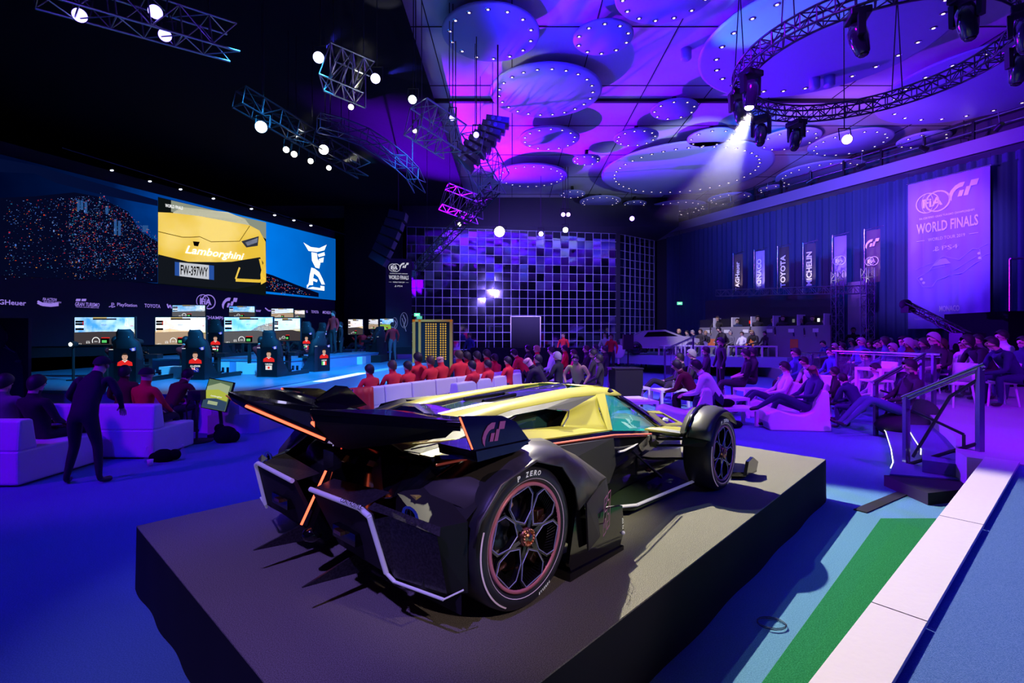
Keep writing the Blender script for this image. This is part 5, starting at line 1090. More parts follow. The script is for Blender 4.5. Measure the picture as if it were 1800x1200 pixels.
p.poly(C_('lamp_dark', (.03, .035, .05)), LQ([(423, 424), (454, 415), (452, 432), (432, 435)])).poly(C_('lamp_pale', (.25, .28, .4)), LQ([(430, 426), (452, 418), (451, 426), (434, 432)]))
p.poly(C_('grille', (.006, .008, .012)), LQ([(277, 447), (330, 460), (400, 461), (456, 452), (462, 462), (452, 500), (415, 508), (277, 498)])).up()
p.line(YEL, LQ([(413, 492), (456, 494), (464, 490), (456, 455)]), .14).line(YEL, LQ([(413, 490), (420, 470)]), .08)
p.poly(C_('plate', (.55, .57, .62)), LQ([(314, 461), (366, 466), (366, 491), (314, 485)])).poly(C_('plate_blue', (.02, .08, .35)), LQ([(366, 466), (375, 467), (375, 492), (366, 491)])).poly(MATS['px_plate_blue'], LQ([(306, 460), (314, 461), (314, 485), (306, 484)])).up()
(xa, za), (xb, zb) = loc(316, 474), loc(364, 478.5); p.text(PB, 'FW-397WY', (xa + xb) / 2, (za + zb) / 2, xb - xa, .40, bold=.02, slope=(zb - za) / (xb - xa))
(xa, za), (xb, zb) = loc(324, 440), loc(428, 453); p.text(PW, 'Lamborghini', (xa + xb) / 2, (za + zb) / 2, xb - xa, .42, shear=.35, bold=.02, slope=(zb - za) / (xb - xa))
(xa, za), (xb, zb) = loc(289, 361), loc(320, 366); p.text(PW, 'WORLD FINALS', (xa + xb) / 2, (za + zb) / 2, xb - xa, .13, bold=.02, slope=(zb - za) / (xb - xa))
# white trophy emblem
for pts in ([(532, 426), (545, 434), (560, 436), (573, 430), (569, 440), (556, 443), (541, 441)], [(546, 443), (556, 445), (557, 455), (562, 463), (560, 472), (553, 470), (547, 458)], [(557, 447), (569, 443), (570, 449), (559, 452)], [(559, 455), (568, 452), (567, 461), (560, 462)], [(546, 470), (552, 472), (550, 486), (545, 500), (541, 500), (543, 484)], [(552, 472), (560, 478), (566, 490), (570, 500), (564, 500), (558, 487), (550, 480)], [(538, 501), (549, 501), (549, 493), (544, 493), (541, 497), (538, 507)], [(538, 507), (569, 511), (569, 503), (562, 502), (562, 506), (548, 504)], [(548, 488), (557, 492), (556, 496), (547, 493)]): p.poly(PW, LQ(pts))
p.build('picture', t)
MB().use(ALU).tube(vp(-40, 290) + Vector((0, 0, .0)) + vn * 0, vp(-40, 290), .01).build('frame_edge', t)
for o_ in list(t.children):
    if o_.name.startswith('frame_edge'): bpy.data.objects.remove(o_)
for k, (px, py) in enumerate(((189, 301), (256, 320), (310, 334), (368, 350), (435, 368), (476, 379), (510, 388), (540, 397))):
    q = vp(px, py) + vn * .25; s_ = thing('pin_light', 'tiny white pin light above the video wall, ' + ['leftmost', 'second from the left', 'third from the left', 'fourth from the left', 'fifth from the left', 'sixth from the left', 'second from the right', 'rightmost'][k], 'lamp', q, 0, 'pin lights above the video wall')
    MB().use(MATTEB).tube((0, 0, .02), (0, 0, .12), .03).build('bracket', s_); MB().use(glow('pin_white', (.7, .75, .95), 3)).sph((0, 0, 0), .03 + q.y * .0012, (1.3, .6, .6), 8, 6).build('bulb', s_)
MB0 = MB().use(mat('black_pipe', (.02, .02, .06), .5)).path([vp(100, 262) + vn * .3, vp(600, 413) + vn * .3], .02); tag(MB0.build('lighting_bar'), 'thin dark bar carrying pin lights above the video wall', 'bar')
# sponsor strip under the picture
t = thing('sponsor_strip', 'dark strip of lilac sponsor names under the video wall picture', 'sign', (0, 0, 0))
p = Pic(Vector((a0.x, a0.y, 0)) + vn * -.10, ex, (0, 0, 1)); p.d = .006
p.lift = .06; p.rect(mat('strip_black', (.006, .004, .02), .6), 0, 1.5, LEN - .1, ZB - .03).up()
def lt(s, x0, x1, y, hpx, **k):
    (xa, za), (xb, zb) = loc(x0, y), loc(x1, y); h = hpx / F * vp((x0 + x1) / 2, y).y; p.text(PLIL, s, (xa + xb) / 2, (za + zb) / 2, xb - xa, h, bold=.015, **k)
lt('TAGHeuer', -22, 47, 531, 9); lt('FIA ACTION', 76, 101, 526, 5, shear=.3); lt('FOR ROAD SAFETY', 78, 109, 531, 3); 
for (q, w) in ((533, 1.4), (536, 1)): p.line(PLIL, LQ([(67, q - 4), (75, q), (90, q + 1.5), (104, q)]), .06)
for x in (134, 144): p.poly(PLIL, LQ([(x, 529), (x + 8, 529), (x + 9, 525), (x + 1, 525)]))
lt('GRAN TURISMO', 133, 176, 535, 7, shear=.25); lt('THE REAL DRIVING SIMULATOR', 134, 175, 540, 1.6)
(xa, za) = loc(198, 536); p.ps(PLIL, xa, za, .19 * 1); lt('PlayStation', 207, 242, 536.5, 7.5); lt('TOYOTA', 255, 283, 537.5, 6.5); lt('MICHELIN', 303, 330, 541, 6, shear=.2); p.line(PLIL, LQ([(295, 534), (297, 541), (300, 536), (303, 542)]), .05)
(xa, za) = loc(363, 530); p.fia(PLIL, xa, za, .62); (xa, za) = loc(405, 533); p.gt(PLIL, xa, za, .5)
lt('CHAMPIONSHIPS', 361, 425, 559, 6); lt('TAGHeuer', 436, 460, 545, 5); lt('GRAN TURISMO', 496, 512, 546, 5, shear=.25); lt('PS', 536, 542, 547.5, 4); lt('TOYOTA', 548, 561, 548, 5); lt('MICHELIN', 568, 583, 549, 5, shear=.2); p.line(PLIL, LQ([(467, 541), (473, 546), (482, 546)]), .06)
p.build('lettering', t)
# stage edge camera stand and floor monitor
t = thing('floor_monitor', 'tilted floor monitor showing a yellow car, in front of the stage', 'screen', (-6.1, 10.0, 0), R(-8))
t.location = W(382, 694, 8.9); t.location.z = 0; zc = CH - (694 - HZ) / F * 8.9
t.location.x = (382 - 900) / F * 8.9
Mx = Matrix.Translation((0, 0, zc)) @ Matrix.Rotation(R(9), 4, 'Y') @ Matrix.Rotation(R(-12), 4, 'X')
m = MB(Mx).use(GLOSS).b2((-.25, 0, -.27), (.25, .04, .27)); m.build('casing', t)
p = Pic((0, 0, 0), (1, 0, 0), (0, 0, 1), MB(Mx)); p.lift = .003
p.rect(C_('mon_green', (.10, .16, .09)), -.235, -.255, .235, .255).up().poly(C_('mon_pale', (.35, .42, .25)), [(-.23, .12), (.0, .22), (.2, .19), (.2, .05), (-.22, .02)]).up().poly(C_('mon_yellow', (.42, .46, .06)), [(-.23, .05), (0, .1), (.22, .04), (.22, -.08), (.0, -.06), (-.23, -.1)]).poly(C_('mon_blue', (.03, .06, .12)), [(-.23, -.1), (0, -.06), (.23, -.1), (.23, -.25), (-.23, -.25)]).up().rect(MATS['px_mon_pale'], -.13, -.18, .06, -.12).text(PW, 'Lamborghini', 0, -.03, .22, .035, shear=.3)
p.build('picture', t); MB().use(MATTEB).b2((-.2, .0, 0), (.2, .3, .05)).tube((0, .12, .05), (0, .05, zc - .1), .03).build('stand', t)
t = thing('equipment_stand', 'small black box on a round based stand beside the floor monitor', 'stand', (W(346, 700, 8.6).x, 8.6, 0))
MB().use(MATTEB).lathe([(0, 0), (.25, 0), (.25, .02), (.02, .03), (.02, .75)], 24).build('pole', t); MB().use(MATTEB).b2((-.11, -.08, .72), (.11, .08, .88)).build('control_box', t)
MB().use(MATTEB).path([(-.1, 0, .75), (-.2, .02, .6), (-.18, .02, .35), (-.25, .02, .1), (-.4, 0, .01)], .012).build('cable', t)
tag(MB().use(VELVET).sph((0, 0, .12), .16, (1.2, 1, 1)).sph((.14, 0, .1), .1).sph((-.1, 0, .24), .08).build('backpack', loc=(-4.9, 8.55, 0)), 'black bag heaped between the stand and the floor monitor', 'bag')
# left poster panel with a racing suit
t = thing('banner_panel', 'dark upright poster of a helmeted racer in a black suit at the left edge', 'banner', (W(10, 600, 9.3).x, 9.3, 0))
MB().use(MATTEB).b2((-.75, 0, .6), (.42, .06, 2.15)).b2((-.6, -.1, 0), (.3, .2, .6)).build('panel', t)
p = Pic((-.1, -.004, 1.35), (1, 0, 0), (0, 0, 1)); DG = mat('print_charcoal', (.03, .03, .05), .5); LG = mat('print_grey', (.25, .25, .3), .5)
p.poly(DG, [(-.6, -.7), (.45, -.7), (.42, -.1), (.3, .18), (.1, .28), (-.2, .28), (-.5, .15)]).up().oval(DG, -.1, .45, .24, .28).ring(LG, -.1, .45, .24, .015).line(LG, [(-.1, .27), (.1, .25), (.28, .16)], .012).line(LG, [(.1, .3), (.2, .2)], .02).text(LG, 'AUTO', .34, .0, .12, .045, shear=.2); p.build('print', t)
# ================================================================== TRUSSES, LAMPS AND HAZE
def truss_mb(m, P, w=.3, r=.022, close=False, tri=False):
    """box truss along the points P"""
    P = [Vector(p) for p in P]; n = len(P); F4 = []
    for i, p in enumerate(P):
        a = P[(i - 1) % n] if (close or i > 0) else p; b = P[(i + 1) % n] if (close or i < n - 1) else p
        d = (b - a).normalized(); s = d.cross(Vector((0, 0, 1))); s = s.normalized() if s.length > .05 else Vector((1, 0, 0)); u_ = s.cross(d).normalized()
        F4.append([p + s * w / 2 * x + u_ * w / 2 * y for x, y in ((-1, -1), (1, -1), (1, 1), (-1, 1))])
    rng = range(n if close else n - 1)
    for i in rng:
        A = F4[i]; B = F4[(i + 1) % n]
        for k in range(4):
            m.tube(A[k], B[k], r, n=5); k2 = (k + 1) % 4
            m.tube(A[k], B[k2] if i % 2 else A[k], r * .6, n=4) if i % 2 else m.tube(A[k2], B[k], r * .6, n=4)
            m.tube(A[k], A[k2], r * .6, n=4)
    return m
def lamp_face(t, c, axis, r, col, power=6, body=None, L=.22):
    """par can: body along axis with a lens at the end facing axis"""
    a = Vector(axis).normalized(); c = Vector(c)
    MB().use(body or MATTEB).tube(c - a * L, c, r * .75, r * 1.12, 14).build('lamp_body', t)
    q = a.to_track_quat('Z', 'Y').to_matrix().to_4x4(); M = Matrix.Translation(c + a * .004) @ q
    o = MB(M).use(glow('lens_%d_%d_%d' % tuple(int(k * 100) for k in col), col, power)).disc((0, 0, 0), r, 18).build('lens', t); return o
WL_ = (1, .98, .8); VL = (.35, .2, 1); BLN = (.25, .2, 1)
def lamp(px, py, d, rpx, col, label, power=6, group='stage lamps', toward=None, hang=None):
    c = W(px, py, d); t = thing('stage_lamp', label, 'lamp', c, 0, group)
    ax = Vector(toward) if toward else (Vector((0, 0, CH)) - c).normalized()
    r = rpx / F * d; lamp_face(t, (0, 0, 0), ax, r, col, power, L=.3)
    MB().use(MATTEB).tube((-r * 1.3, .05, 0), (-r * 1.3, .1, .3), .012).tube((r * 1.3, .05, 0), (r * 1.3, .1, .3), .012).tube((-r * 1.3, .1, .3), (r * 1.3, .1, .3), .012).build('yoke', t)
    MB().use(MATTEB).tube((0, .1, .3), (0, .12, ((9.42 if c.x < -2.5 else 10) - c.z) if c.y < 27 and py < 300 or not hang else hang), .012).build('hanger', t); return t
def cone_haze(name, a, b, r0, r1, dens, label):
    a = Vector(a); b = Vector(b); M = Matrix.Translation(a) @ (b - a).to_track_quat('Z', 'Y').to_matrix().to_4x4(); L = (b - a).length
    m_ = bpy.data.materials.new('haze'); m_.use_nodes = True; nt = m_.node_tree; nt.nodes.clear(); o = nt.nodes.new('ShaderNodeOutputMaterial'); v = nt.nodes.new('ShaderNodeVolumeScatter'); v.inputs['Density'].default_value = dens; v.inputs['Color'].default_value = (1, 1, 1, 1)
    tc = nt.nodes.new('ShaderNodeTexCoord'); sx = nt.nodes.new('ShaderNodeSeparateXYZ'); mr = nt.nodes.new('ShaderNodeMapRange'); pw = nt.nodes.new('ShaderNodeMath'); pw.operation = 'POWER'; pw.inputs[1].default_value = 1.6; mu = nt.nodes.new('ShaderNodeMath'); mu.operation = 'MULTIPLY'; mu.inputs[1].default_value = dens
    nt.links.new(tc.outputs['Object'], sx.inputs[0]); nt.links.new(sx.outputs['Z'], mr.inputs['Value']); mr.inputs['From Min'].default_value = b.z; mr.inputs['From Max'].default_value = a.z
    nt.links.new(mr.outputs[0], pw.inputs[0]); nt.links.new(pw.outputs[0], mu.inputs[0]); nt.links.new(mu.outputs[0], v.inputs['Density']); nt.links.new(v.outputs[0], o.inputs['Volume'])
    ob = MB(M).use(m_).lathe([(0, 0), (r0, 0), (r1, L), (0, L)], 28).build(name); return tag(ob, label, 'haze', kind='stuff')

# big circular truss on the right with moving heads
RC_ = Vector((6.9, 9.75, 7.15)); RR = 2.25
t = thing('ring_truss', 'large circular black lighting truss hanging at the upper right', 'truss', RC_)
pts = [(RR * math.cos(2 * PI * k / 56), RR * math.sin(2 * PI * k / 56), 0) for k in range(56)]
truss_mb(MB().use(mat('ring_metal', (.07, .07, .09), .3, .7)), pts, .27, .022, True).build('ring_frame', t)
for a in (150, 205, 40, 300):
    x, y = RR * math.cos(R(a)), RR * math.sin(R(a))
    MB().use(DTRUSS).tube((x - .12, y, .1), (x, y, 2.3), .012).tube((x + .12, y, .1), (x, y, 2.3), .012).lathe([(0, 2.25), (.22, 2.3), (.22, 2.34)], 16, Matrix.Translation((x, y, 0))).build('sling', t)
HEADS = [(180, 'with the bright beam', 1), (232, 'right of it on the near side', 0), (268, 'large, on the near side of the ring', 0), (300, 'square seen from below on the near side', 0), (335, 'cut by the right picture edge', 0), (160, 'hanging behind the bright one', 0), (118, 'tilted, on the far side of the ring', 0), (92, 'small, on the far side of the ring', 0)]
POLISH = mat('head_shell', (.03, .03, .05), .15, .2, coat=1)
for a, lab, on in HEADS:
    x, y = RC_.x + RR * math.cos(R(a)), RC_.y + RR * math.sin(R(a)); t = thing('moving_head', 'black moving head lamp on the ring truss, ' + lab, 'lamp', (x, y, RC_.z - .16), R(a + 20), 'moving heads on the ring truss')
    MB().use(DTRUSS).b2((-.19, -.15, -.14), (.19, .15, -.02)).build('base', t, bevel=.02)
    MB().use(DTRUSS).prism([(-.22, -.12), (-.14, -.12), (-.15, -.46), (-.21, -.46)], -.05, .05, 'Y').build('arm', t); MB().use(DTRUSS).prism([(.14, -.12), (.22, -.12), (.21, -.46), (.15, -.46)], -.05, .05, 'Y').build('arm', t)
    q = Matrix.Translation((0, 0, -.38)) @ Matrix.Rotation(R(14 if not on else -6), 4, 'X')
    MB(q).use(POLISH).lathe([(0, .17), (.09, .17), (.14, .06), (.14, -.08), (.10, -.30), (.085, -.32)], 24).build('head', t)
    MB(q).use(glow('beam_white', (1, 1, .85), 60) if on else GLOSS).sph((0, 0, -.325), .08, (1, 1, .6), 16, 8).build('lens', t)
t = lamp(1489, 245, 11.8, 8, (.75, .35, 1), 'bright violet lamp hanging below the ring truss', 8, hang=2.2)
# haze beam of the bright head
hb = Vector((RC_.x - RR, RC_.y, RC_.z - .93))
spot('beam_light', hb + Vector((0, 0, -.02)), hb + Vector((-.5, 1.0, -1.7)), (1, 1, .8), 1500, 42, .5, .05)
cone_haze('light_beam', hb + Vector((0, 0, -.05)), hb + Vector((-.62, 1.25, -2.1)), .06, 1.0, .20, 'pale haze beam below the bright moving head')
# stage trusses with lamps
def straight(name, a, b, lab, w=.35, mt=ALU, seg=None):
    a = Vector(a); b = Vector(b); n = seg or max(3, int((b - a).length / .4)); t = thing(name, lab, 'truss', (0, 0, 0), 0, 'stage lighting trusses')
    truss_mb(MB().use(mt), [a.lerp(b, k / n) for k in range(n + 1)], w, .022).build('truss_frame', t)
    for k in (0.15, .85):
        q = a.lerp(b, k); MB().use(DTRUSS).tube(q, (q.x, q.y, 10), .01).build('chain', t)
    return t
straight('lighting_truss', W(60, -30, 7.4), W(410, 75, 9.4), 'blue lit truss at the top left corner', .5)
straight('lighting_truss', W(575, 118, 10.4), W(650, 150, 10.6), 'short silver truss box between the two blue lamps', .7, seg=4)
straight('lighting_truss', W(730, 205, 11.6), W(800, 250, 12.4), 'silver truss box below the pale blue lamp', .7, seg=4)
straight('lighting_truss', W(828, 250, 13), W(872, 325, 14.5), 'silver truss box beside the speaker array', .7, seg=4)
straight('lighting_truss', W(420, 170, 11), W(640, 300, 14), 'long dark truss over the stage with white lamps', .4, DTRUSS)
straight('lighting_truss', W(735, 470, 20), W(870, 330, 15), 'thin dark truss over the black banner', .3, DTRUSS)
straight('lighting_truss', W(780, 345, 20.5), W(850, 372, 21), 'violet lit truss over the black banner', .9, ALU, 5)
t = thing('lighting_truss', 'dark curved truss over the stage right of the white lamps', 'truss', (0, 0, 0), 0, 'stage lighting trusses')
pc = [W(x, y, d) for x, y, d in ((560, 215, 12), (600, 225, 12.3), (640, 240, 12.8), (675, 262, 13.2), (705, 285, 14), (725, 305, 15), (738, 330, 16))]
truss_mb(MB().use(mat('curved_metal', (.08, .08, .14), .35, .7)), pc, .35, .018).build('truss_frame', t)
MB().use(DTRUSS).tube(pc[1], (pc[1].x, pc[1].y, 10), .012).tube(pc[5], (pc[5].x, pc[5].y, 10), .012).build('chain', t)
LAMPS = [(140, 27, 7.9, 11, BLN, 'blue lamp at the far left of the top truss'), (273, 21, 8.3, 11, BLN, 'blue lamp, upper one of the pair near the top left'), (290, 62, 8.6, 10, BLN, 'blue lamp, lower one of the pair near the top left'), (560, 101, 10.3, 9, (.6, .55, 1), 'blue lamp left of the silver truss box'), (660, 138, 10.6, 8, (.6, .55, 1), 'blue lamp right of the silver truss box'), (725, 175, 11.5, 7, (.7, .85, 1), 'pale blue lamp above the second silver truss box'),
  (795, 207, 12.2, 5, BLN, 'blue lamp right of the second silver truss box'), (837, 237, 12.8, 5, BLN, 'blue lamp left of the speaker array'), (617, 188, 10.8, 4.5, WL_, 'small white lamp under the silver truss box'), (459, 223, 11.2, 9.5, (1, .97, .9), 'large white lamp above the video wall'), (503, 263, 12.3, 5, WL_, 'white lamp, left of three above the video wall'), (517, 271, 12.5, 5, WL_, 'white lamp, middle of three above the video wall'), (546, 283, 12.8, 4.5, WL_, 'white lamp, right of three above the video wall'), (569, 263, 12.6, 8, (1, .97, .9), 'dotted white lamp above the three small ones'), (578, 295, 13.2, 4, WL_, 'small white lamp with a beam to the right'),
  (729, 230, 12, 3.5, WL_, 'small white lamp left of the second silver truss box'), (800, 266, 13, 3, WL_, 'small white lamp left of the third truss box'), (878, 407, 24, 9, WL_, 'wide white lamp in front of the mirror wall top'), (990, 377, 24, 3.5, VL, 'violet lamp, left of a close pair above the mirror wall'), (999, 377, 24, 3.5, VL, 'violet lamp, right of a close pair above the mirror wall'), (994, 404, 24, 4.5, (1, .95, .9), 'white lamp under the violet pair'), (951, 411, 24, 4, (.8, .5, 1), 'pink lamp left of the white lamp, mirror wall top'), (1111, 384, 26, 4, VL, 'violet lamp above the mirror wall corner'), (808, 394, 23, 3, WL_, 'tiny white lamp left of the wide white lamp')]
for i, (px, py, d, r_, c, lab) in enumerate(LAMPS): lamp(px, py, d, r_, c, lab, 9 if c != BLN else 6)
for k, (a, b, r1, dn) in enumerate([((617, 188, 10.8), (650, 60, 11), .5, .05), ((503, 263, 12.3), (560, 190, 12.8), .4, .05), ((578, 295, 13.2), (650, 265, 13.6), .35, .05), ((560, 101, 10.3), (610, 40, 10.6), .55, .07), ((660, 138, 10.6), (740, 110, 11), .45, .07)]):
    A = W(*a); B = W(*b); col = (1, 1, .8) if k < 3 else (.05, .05, 1)
    A = A + (B - A).normalized() * .3
    spot('beam_%d' % k, A + (B - A).normalized() * -.02, B, col, 700 if k < 3 else 500, 24, .6, .03)
    cone_haze('light_beam', A, B, .05, r1, dn, 'faint haze beam rising from ' + ['the small white lamp under the truss box', 'the left of three white lamps', 'the small white lamp aimed right', 'the blue lamp left of the truss box', 'the blue lamp right of the truss box'][k])
# gallery lamps
for k, (px, py) in enumerate(((1699, 256), (1529, 312), (1386, 355), (1399, 353), (1244, 386), (1594, 301), (1467, 328))):
    d = 18.8 + (1700 - px) * .03; lamp(px, py, d, 5 if k < 5 else 3.5, (.85, .5, 1) if k != 5 else WL_, 'violet lamp on the gallery, ' + ['rightmost', 'left of the big banner', 'right of a close pair', 'left of a close pair', 'leftmost', 'small warm one above the banner', 'flat one in the middle'][k], 7, 'gallery lamps', hang=.5)
rr = random.Random(5)
for k in range(14):
    s = 3 + k * 2.2; q = WL(s, 1.5, 9.0); t = thing('gallery_fixture', 'small dark fixture clamped to the gallery rail', 'lamp', q, rr.uniform(0, 3), 'dark gallery fixtures')
    MB().use(DTRUSS).tube((-.12, 0, 0), (.14, 0, -.1), .08, .11).build('lamp_body', t); MB().use(CHROME).tube((0, 0, 0), (0, .05, .5), .012).build('clamp', t)
spot('gallery_wash', (8, 14, 7), (15, 22, 8.8), (.45, .12, 1), 3500, 70, .8, .3)
# speaker line array
t = thing('speaker_array', 'hanging curved line array of black speakers at the ceiling centre left', 'speaker', W(875, 215, 13.2), 0)
for k in range(8):
    a = R(8 + k * 4.5); M = Matrix.Translation((-.10 * k - .004 * k * k, 0, -.145 * k)) @ Matrix.Rotation(a, 4, 'Y')
    MB(M).use(mat('speaker_box', (.05, .04, .12), .4)).b2((-.3, -.25, -.065), (.3, .25, .065)).use(mat('speaker_mesh', (.12, .1, .4), .4, .4)).lathe([(.0, 0), (.05, .005), (.055, 0)], 12, Matrix.Translation((-.12, -.255, 0)) @ Matrix.Rotation(R(90), 4, 'X')).lathe([(.0, 0), (.05, .005), (.055, 0)], 12, Matrix.Translation((.05, -.255, 0)) @ Matrix.Rotation(R(90), 4, 'X')).build('speaker_cabinet', t)
MB().use(DTRUSS).tube((0, 0, .05), (0, 0, (9.36 if t.location.x < -2.5 else 9.5) - t.location.z), .02).build('chain', t)
t = thing('speaker_array', 'dark hanging speakers left of the black banner', 'speaker', W(700, 380, 21), 0)
for k in range(6):
    M = Matrix.Translation((-.16 * k, 0, -.36 * k)) @ Matrix.Rotation(R(12 + k * 4), 4, 'Y'); MB(M).use(mat('speaker_dim', (.02, .02, .05), .5)).b2((-.35, -.3, -.16), (.35, .3, .16)).build('speaker_cabinet', t)
MB().use(DTRUSS).tube((0, 0, .05), (0, 0, (9.36 if t.location.x < -2.5 else 9.5) - t.location.z), .02).build('chain', t)
spot('array_violet', (3, 9, 5), W(860, 260, 13.4), (.4, .1, 1), 500, 22, .7, .1)
spot('truss_white', (-2.0, 9.0, 5), W(760, 230, 12), (.8, .85, 1), 240, 40, .7, .1); spot('truss_white_b', (-3.5, 8.5, 5), W(610, 130, 10.5), (.8, .85, 1), 140, 30, .7, .1)
spot('truss_violet', (-2, 18, 5), W(815, 360, 20.7), (.45, .1, 1), 500, 20, .7, .1); spot('truss_blue_left', (-5.5, 6, 5.2), W(240, 20, 8.3), (.15, .05, 1), 260, 50, .8, .1)

# ================================================================== BANNERS
PWL = mat('banner_white_print', (.8, .8, .85), .6)
def world_finals(p, w, h, car_print=True, ink=PWL):
    S = w / 2.65
    p.fia(ink, -.45 * S, h * .5 - .95 * S, .85 * S).gt(ink, .55 * S, h * .5 - .72 * S, .62 * S)
    p.text(ink, 'FIA CERTIFIED GRAN TURISMO CHAMPIONSHIPS', 0, h * .5 - 1.55 * S, 1.8 * S, .085 * S, bold=.02)
    p.text(ink, 'WORLD FINALS', 0, h * .5 - 1.95 * S, 2.0 * S, .42 * S, bold=.02)
    p.text(ink, 'WORLD TOUR 2019', 0, h * .5 - 2.45 * S, 1.2 * S, .13 * S, bold=.01).rect(ink, -1.0 * S, h * .5 - 2.46 * S, -.72 * S, h * .5 - 2.44 * S).rect(ink, .72 * S, h * .5 - 2.46 * S, 1.0 * S, h * .5 - 2.44 * S)
    p.ps(ink, -.33 * S, h * .5 - 2.85 * S, .20 * S).text(ink, 'PS4', .12 * S, h * .5 - 2.85 * S, .5 * S, .17 * S)
def wall_pt(px, off, z=0):
    a = (px - 900) / F; o = wp0 + wn * off; s = (a * o.y - o.x) / (wd_.x - a * wd_.y); return WL(s, off, z), s
BPUR = mat('banner_violet_cloth', (.33, .22, .75), .7)
q, s0 = wall_pt(1596, .75); q2, s1 = wall_pt(1740, .75); zt = CH - (290 - HZ) / F * q2.y; zb = CH - (576 - HZ) / F * q2.y; zb = max(zb, 1.9); wB = s1 - s0
t = thing('large_banner', 'tall violet event banner hanging on the curtain at the right', 'banner', (0, 0, 0))
o = WL((s0 + s1) / 2, .75, (zt + zb) / 2); ex_ = Vector((wd_.x, wd_.y, 0))
rows = [[], []]
for k in range(41):
    s = s0 + wB * k / 40; e = .75 + .02 * math.sin(k * .9); rows[0].append(WL(s, e, zb)); rows[1].append(WL(s, e, zt))
MB().use(BPUR).strip(rows).build('cloth', t); MB().use(CHROME).tube(WL(s0 - .05, .75, zt), WL(s1 + .05, .75, zt), .03).tube(WL(s0, .75, zt), WL(s0, .6, 9.0), .008).tube(WL(s1, .75, zt), WL(s1, .6, 9.0), .008).build('top_pole', t)
p = Pic(o + Vector((wn.x, wn.y, 0)) * .03, ex_, (0, 0, 1)); h = zt - zb; world_finals(p, wB, h)
GL = mat('banner_ghost_print', (.5, .42, .85), .6)
cy = -.55
for L in ([(-.95, cy - .35), (-.55, cy - .12), (-.3, cy + .25), (-.1, cy + .4), (.15, cy + .3), (.4, cy + .2), (.8, cy + .55), (1.0, cy + .5), (1.05, cy + .1), (.85, cy - .0), (.5, cy - .3), (.1, cy - .35), (-.3, cy - .5), (-.45, cy - .75), (-.75, cy - .7), (-.95, cy - .35)],): p.line(GL, L, .022)
for L in ([(-.5, cy - .05), (.1, cy + .05)], [(.2, cy - .2), (.9, cy + .25)], [(.9, cy + .5), (1.2, cy + .65)], [(1.0, cy + .2), (1.25, cy + .3)], [(-1.0, cy), (-.4, cy + .2)], [(-.2, cy + .7), (0, cy + .95)], [(0, cy + .55), (.4, cy + .75)], [(-.1, cy + .3), (-.05, cy + .0)]): p.line(GL, L, .014)
p.poly(GL, [(-.45, cy + .05), (-.2, cy + .3), (.0, cy + .3), (.15, cy + .1)]).oval(PWL, -.8, cy - .4, .05).oval(PWL, -.72, cy - .55, .05).oval(PWL, .98, cy + .35, .05).oval(PWL, 1.0, cy + .18, .05)
p.text(PWL, 'MONACO', .1, -h * .5 + .75, .62, .22, bold=.02)
for k, w_ in enumerate(('TAGHeuer', 'ACTION', 'TOYOTA', 'MICHELIN')): p.text(PWL, w_, -.85 + .55 * k, -h * .5 + .38, .38, .07)
p.build('print', t)
# black banner by the stage
d = 24.5; t = thing('black_banner', 'tall black event banner with two trophies by the end of the stage', 'banner', W(701, 540, d), R(14)); hB = (610 - 455) / F * d; t.location.z = CH - (532 - HZ) / F * d; wb = 1.25
MB().use(mat('banner_black_cloth', (.02, .018, .035), .6)).b2((-wb / 2, 0, -hB / 2), (wb / 2, .04, hB / 2)).build('cloth', t); MB().use(DTRUSS).b2((-wb / 2, -.3, -hB / 2 - .35), (wb / 2, .3, -hB / 2 - .0)).build('foot', t)
p = Pic((0, -.006, 0), (1, 0, 0), (0, 0, 1)); world_finals(p, wb * 1.0, hB, ink=glow('banner_print_lit', (.55, .55, .65), 1)); GR = mat('silver_print', (.25, .25, .32), .3, emit=(.2, .2, .28), es=.5)
for cx, cy, s in ((-.2, -1.0, .8), (.25, -.85, 1.1)):
    p.ring(GR, cx, cy, .16 * s, .02, ry=.34 * s).line(GR, [(cx - .05, cy + .25 * s), (cx + .08, cy), (cx - .02, cy - .3 * s)], .04).line(GR, [(cx - .1, cy + .1), (cx + .0, cy - .2), (cx + .1, cy - .5 * s)], .03)
p.build('print', t)
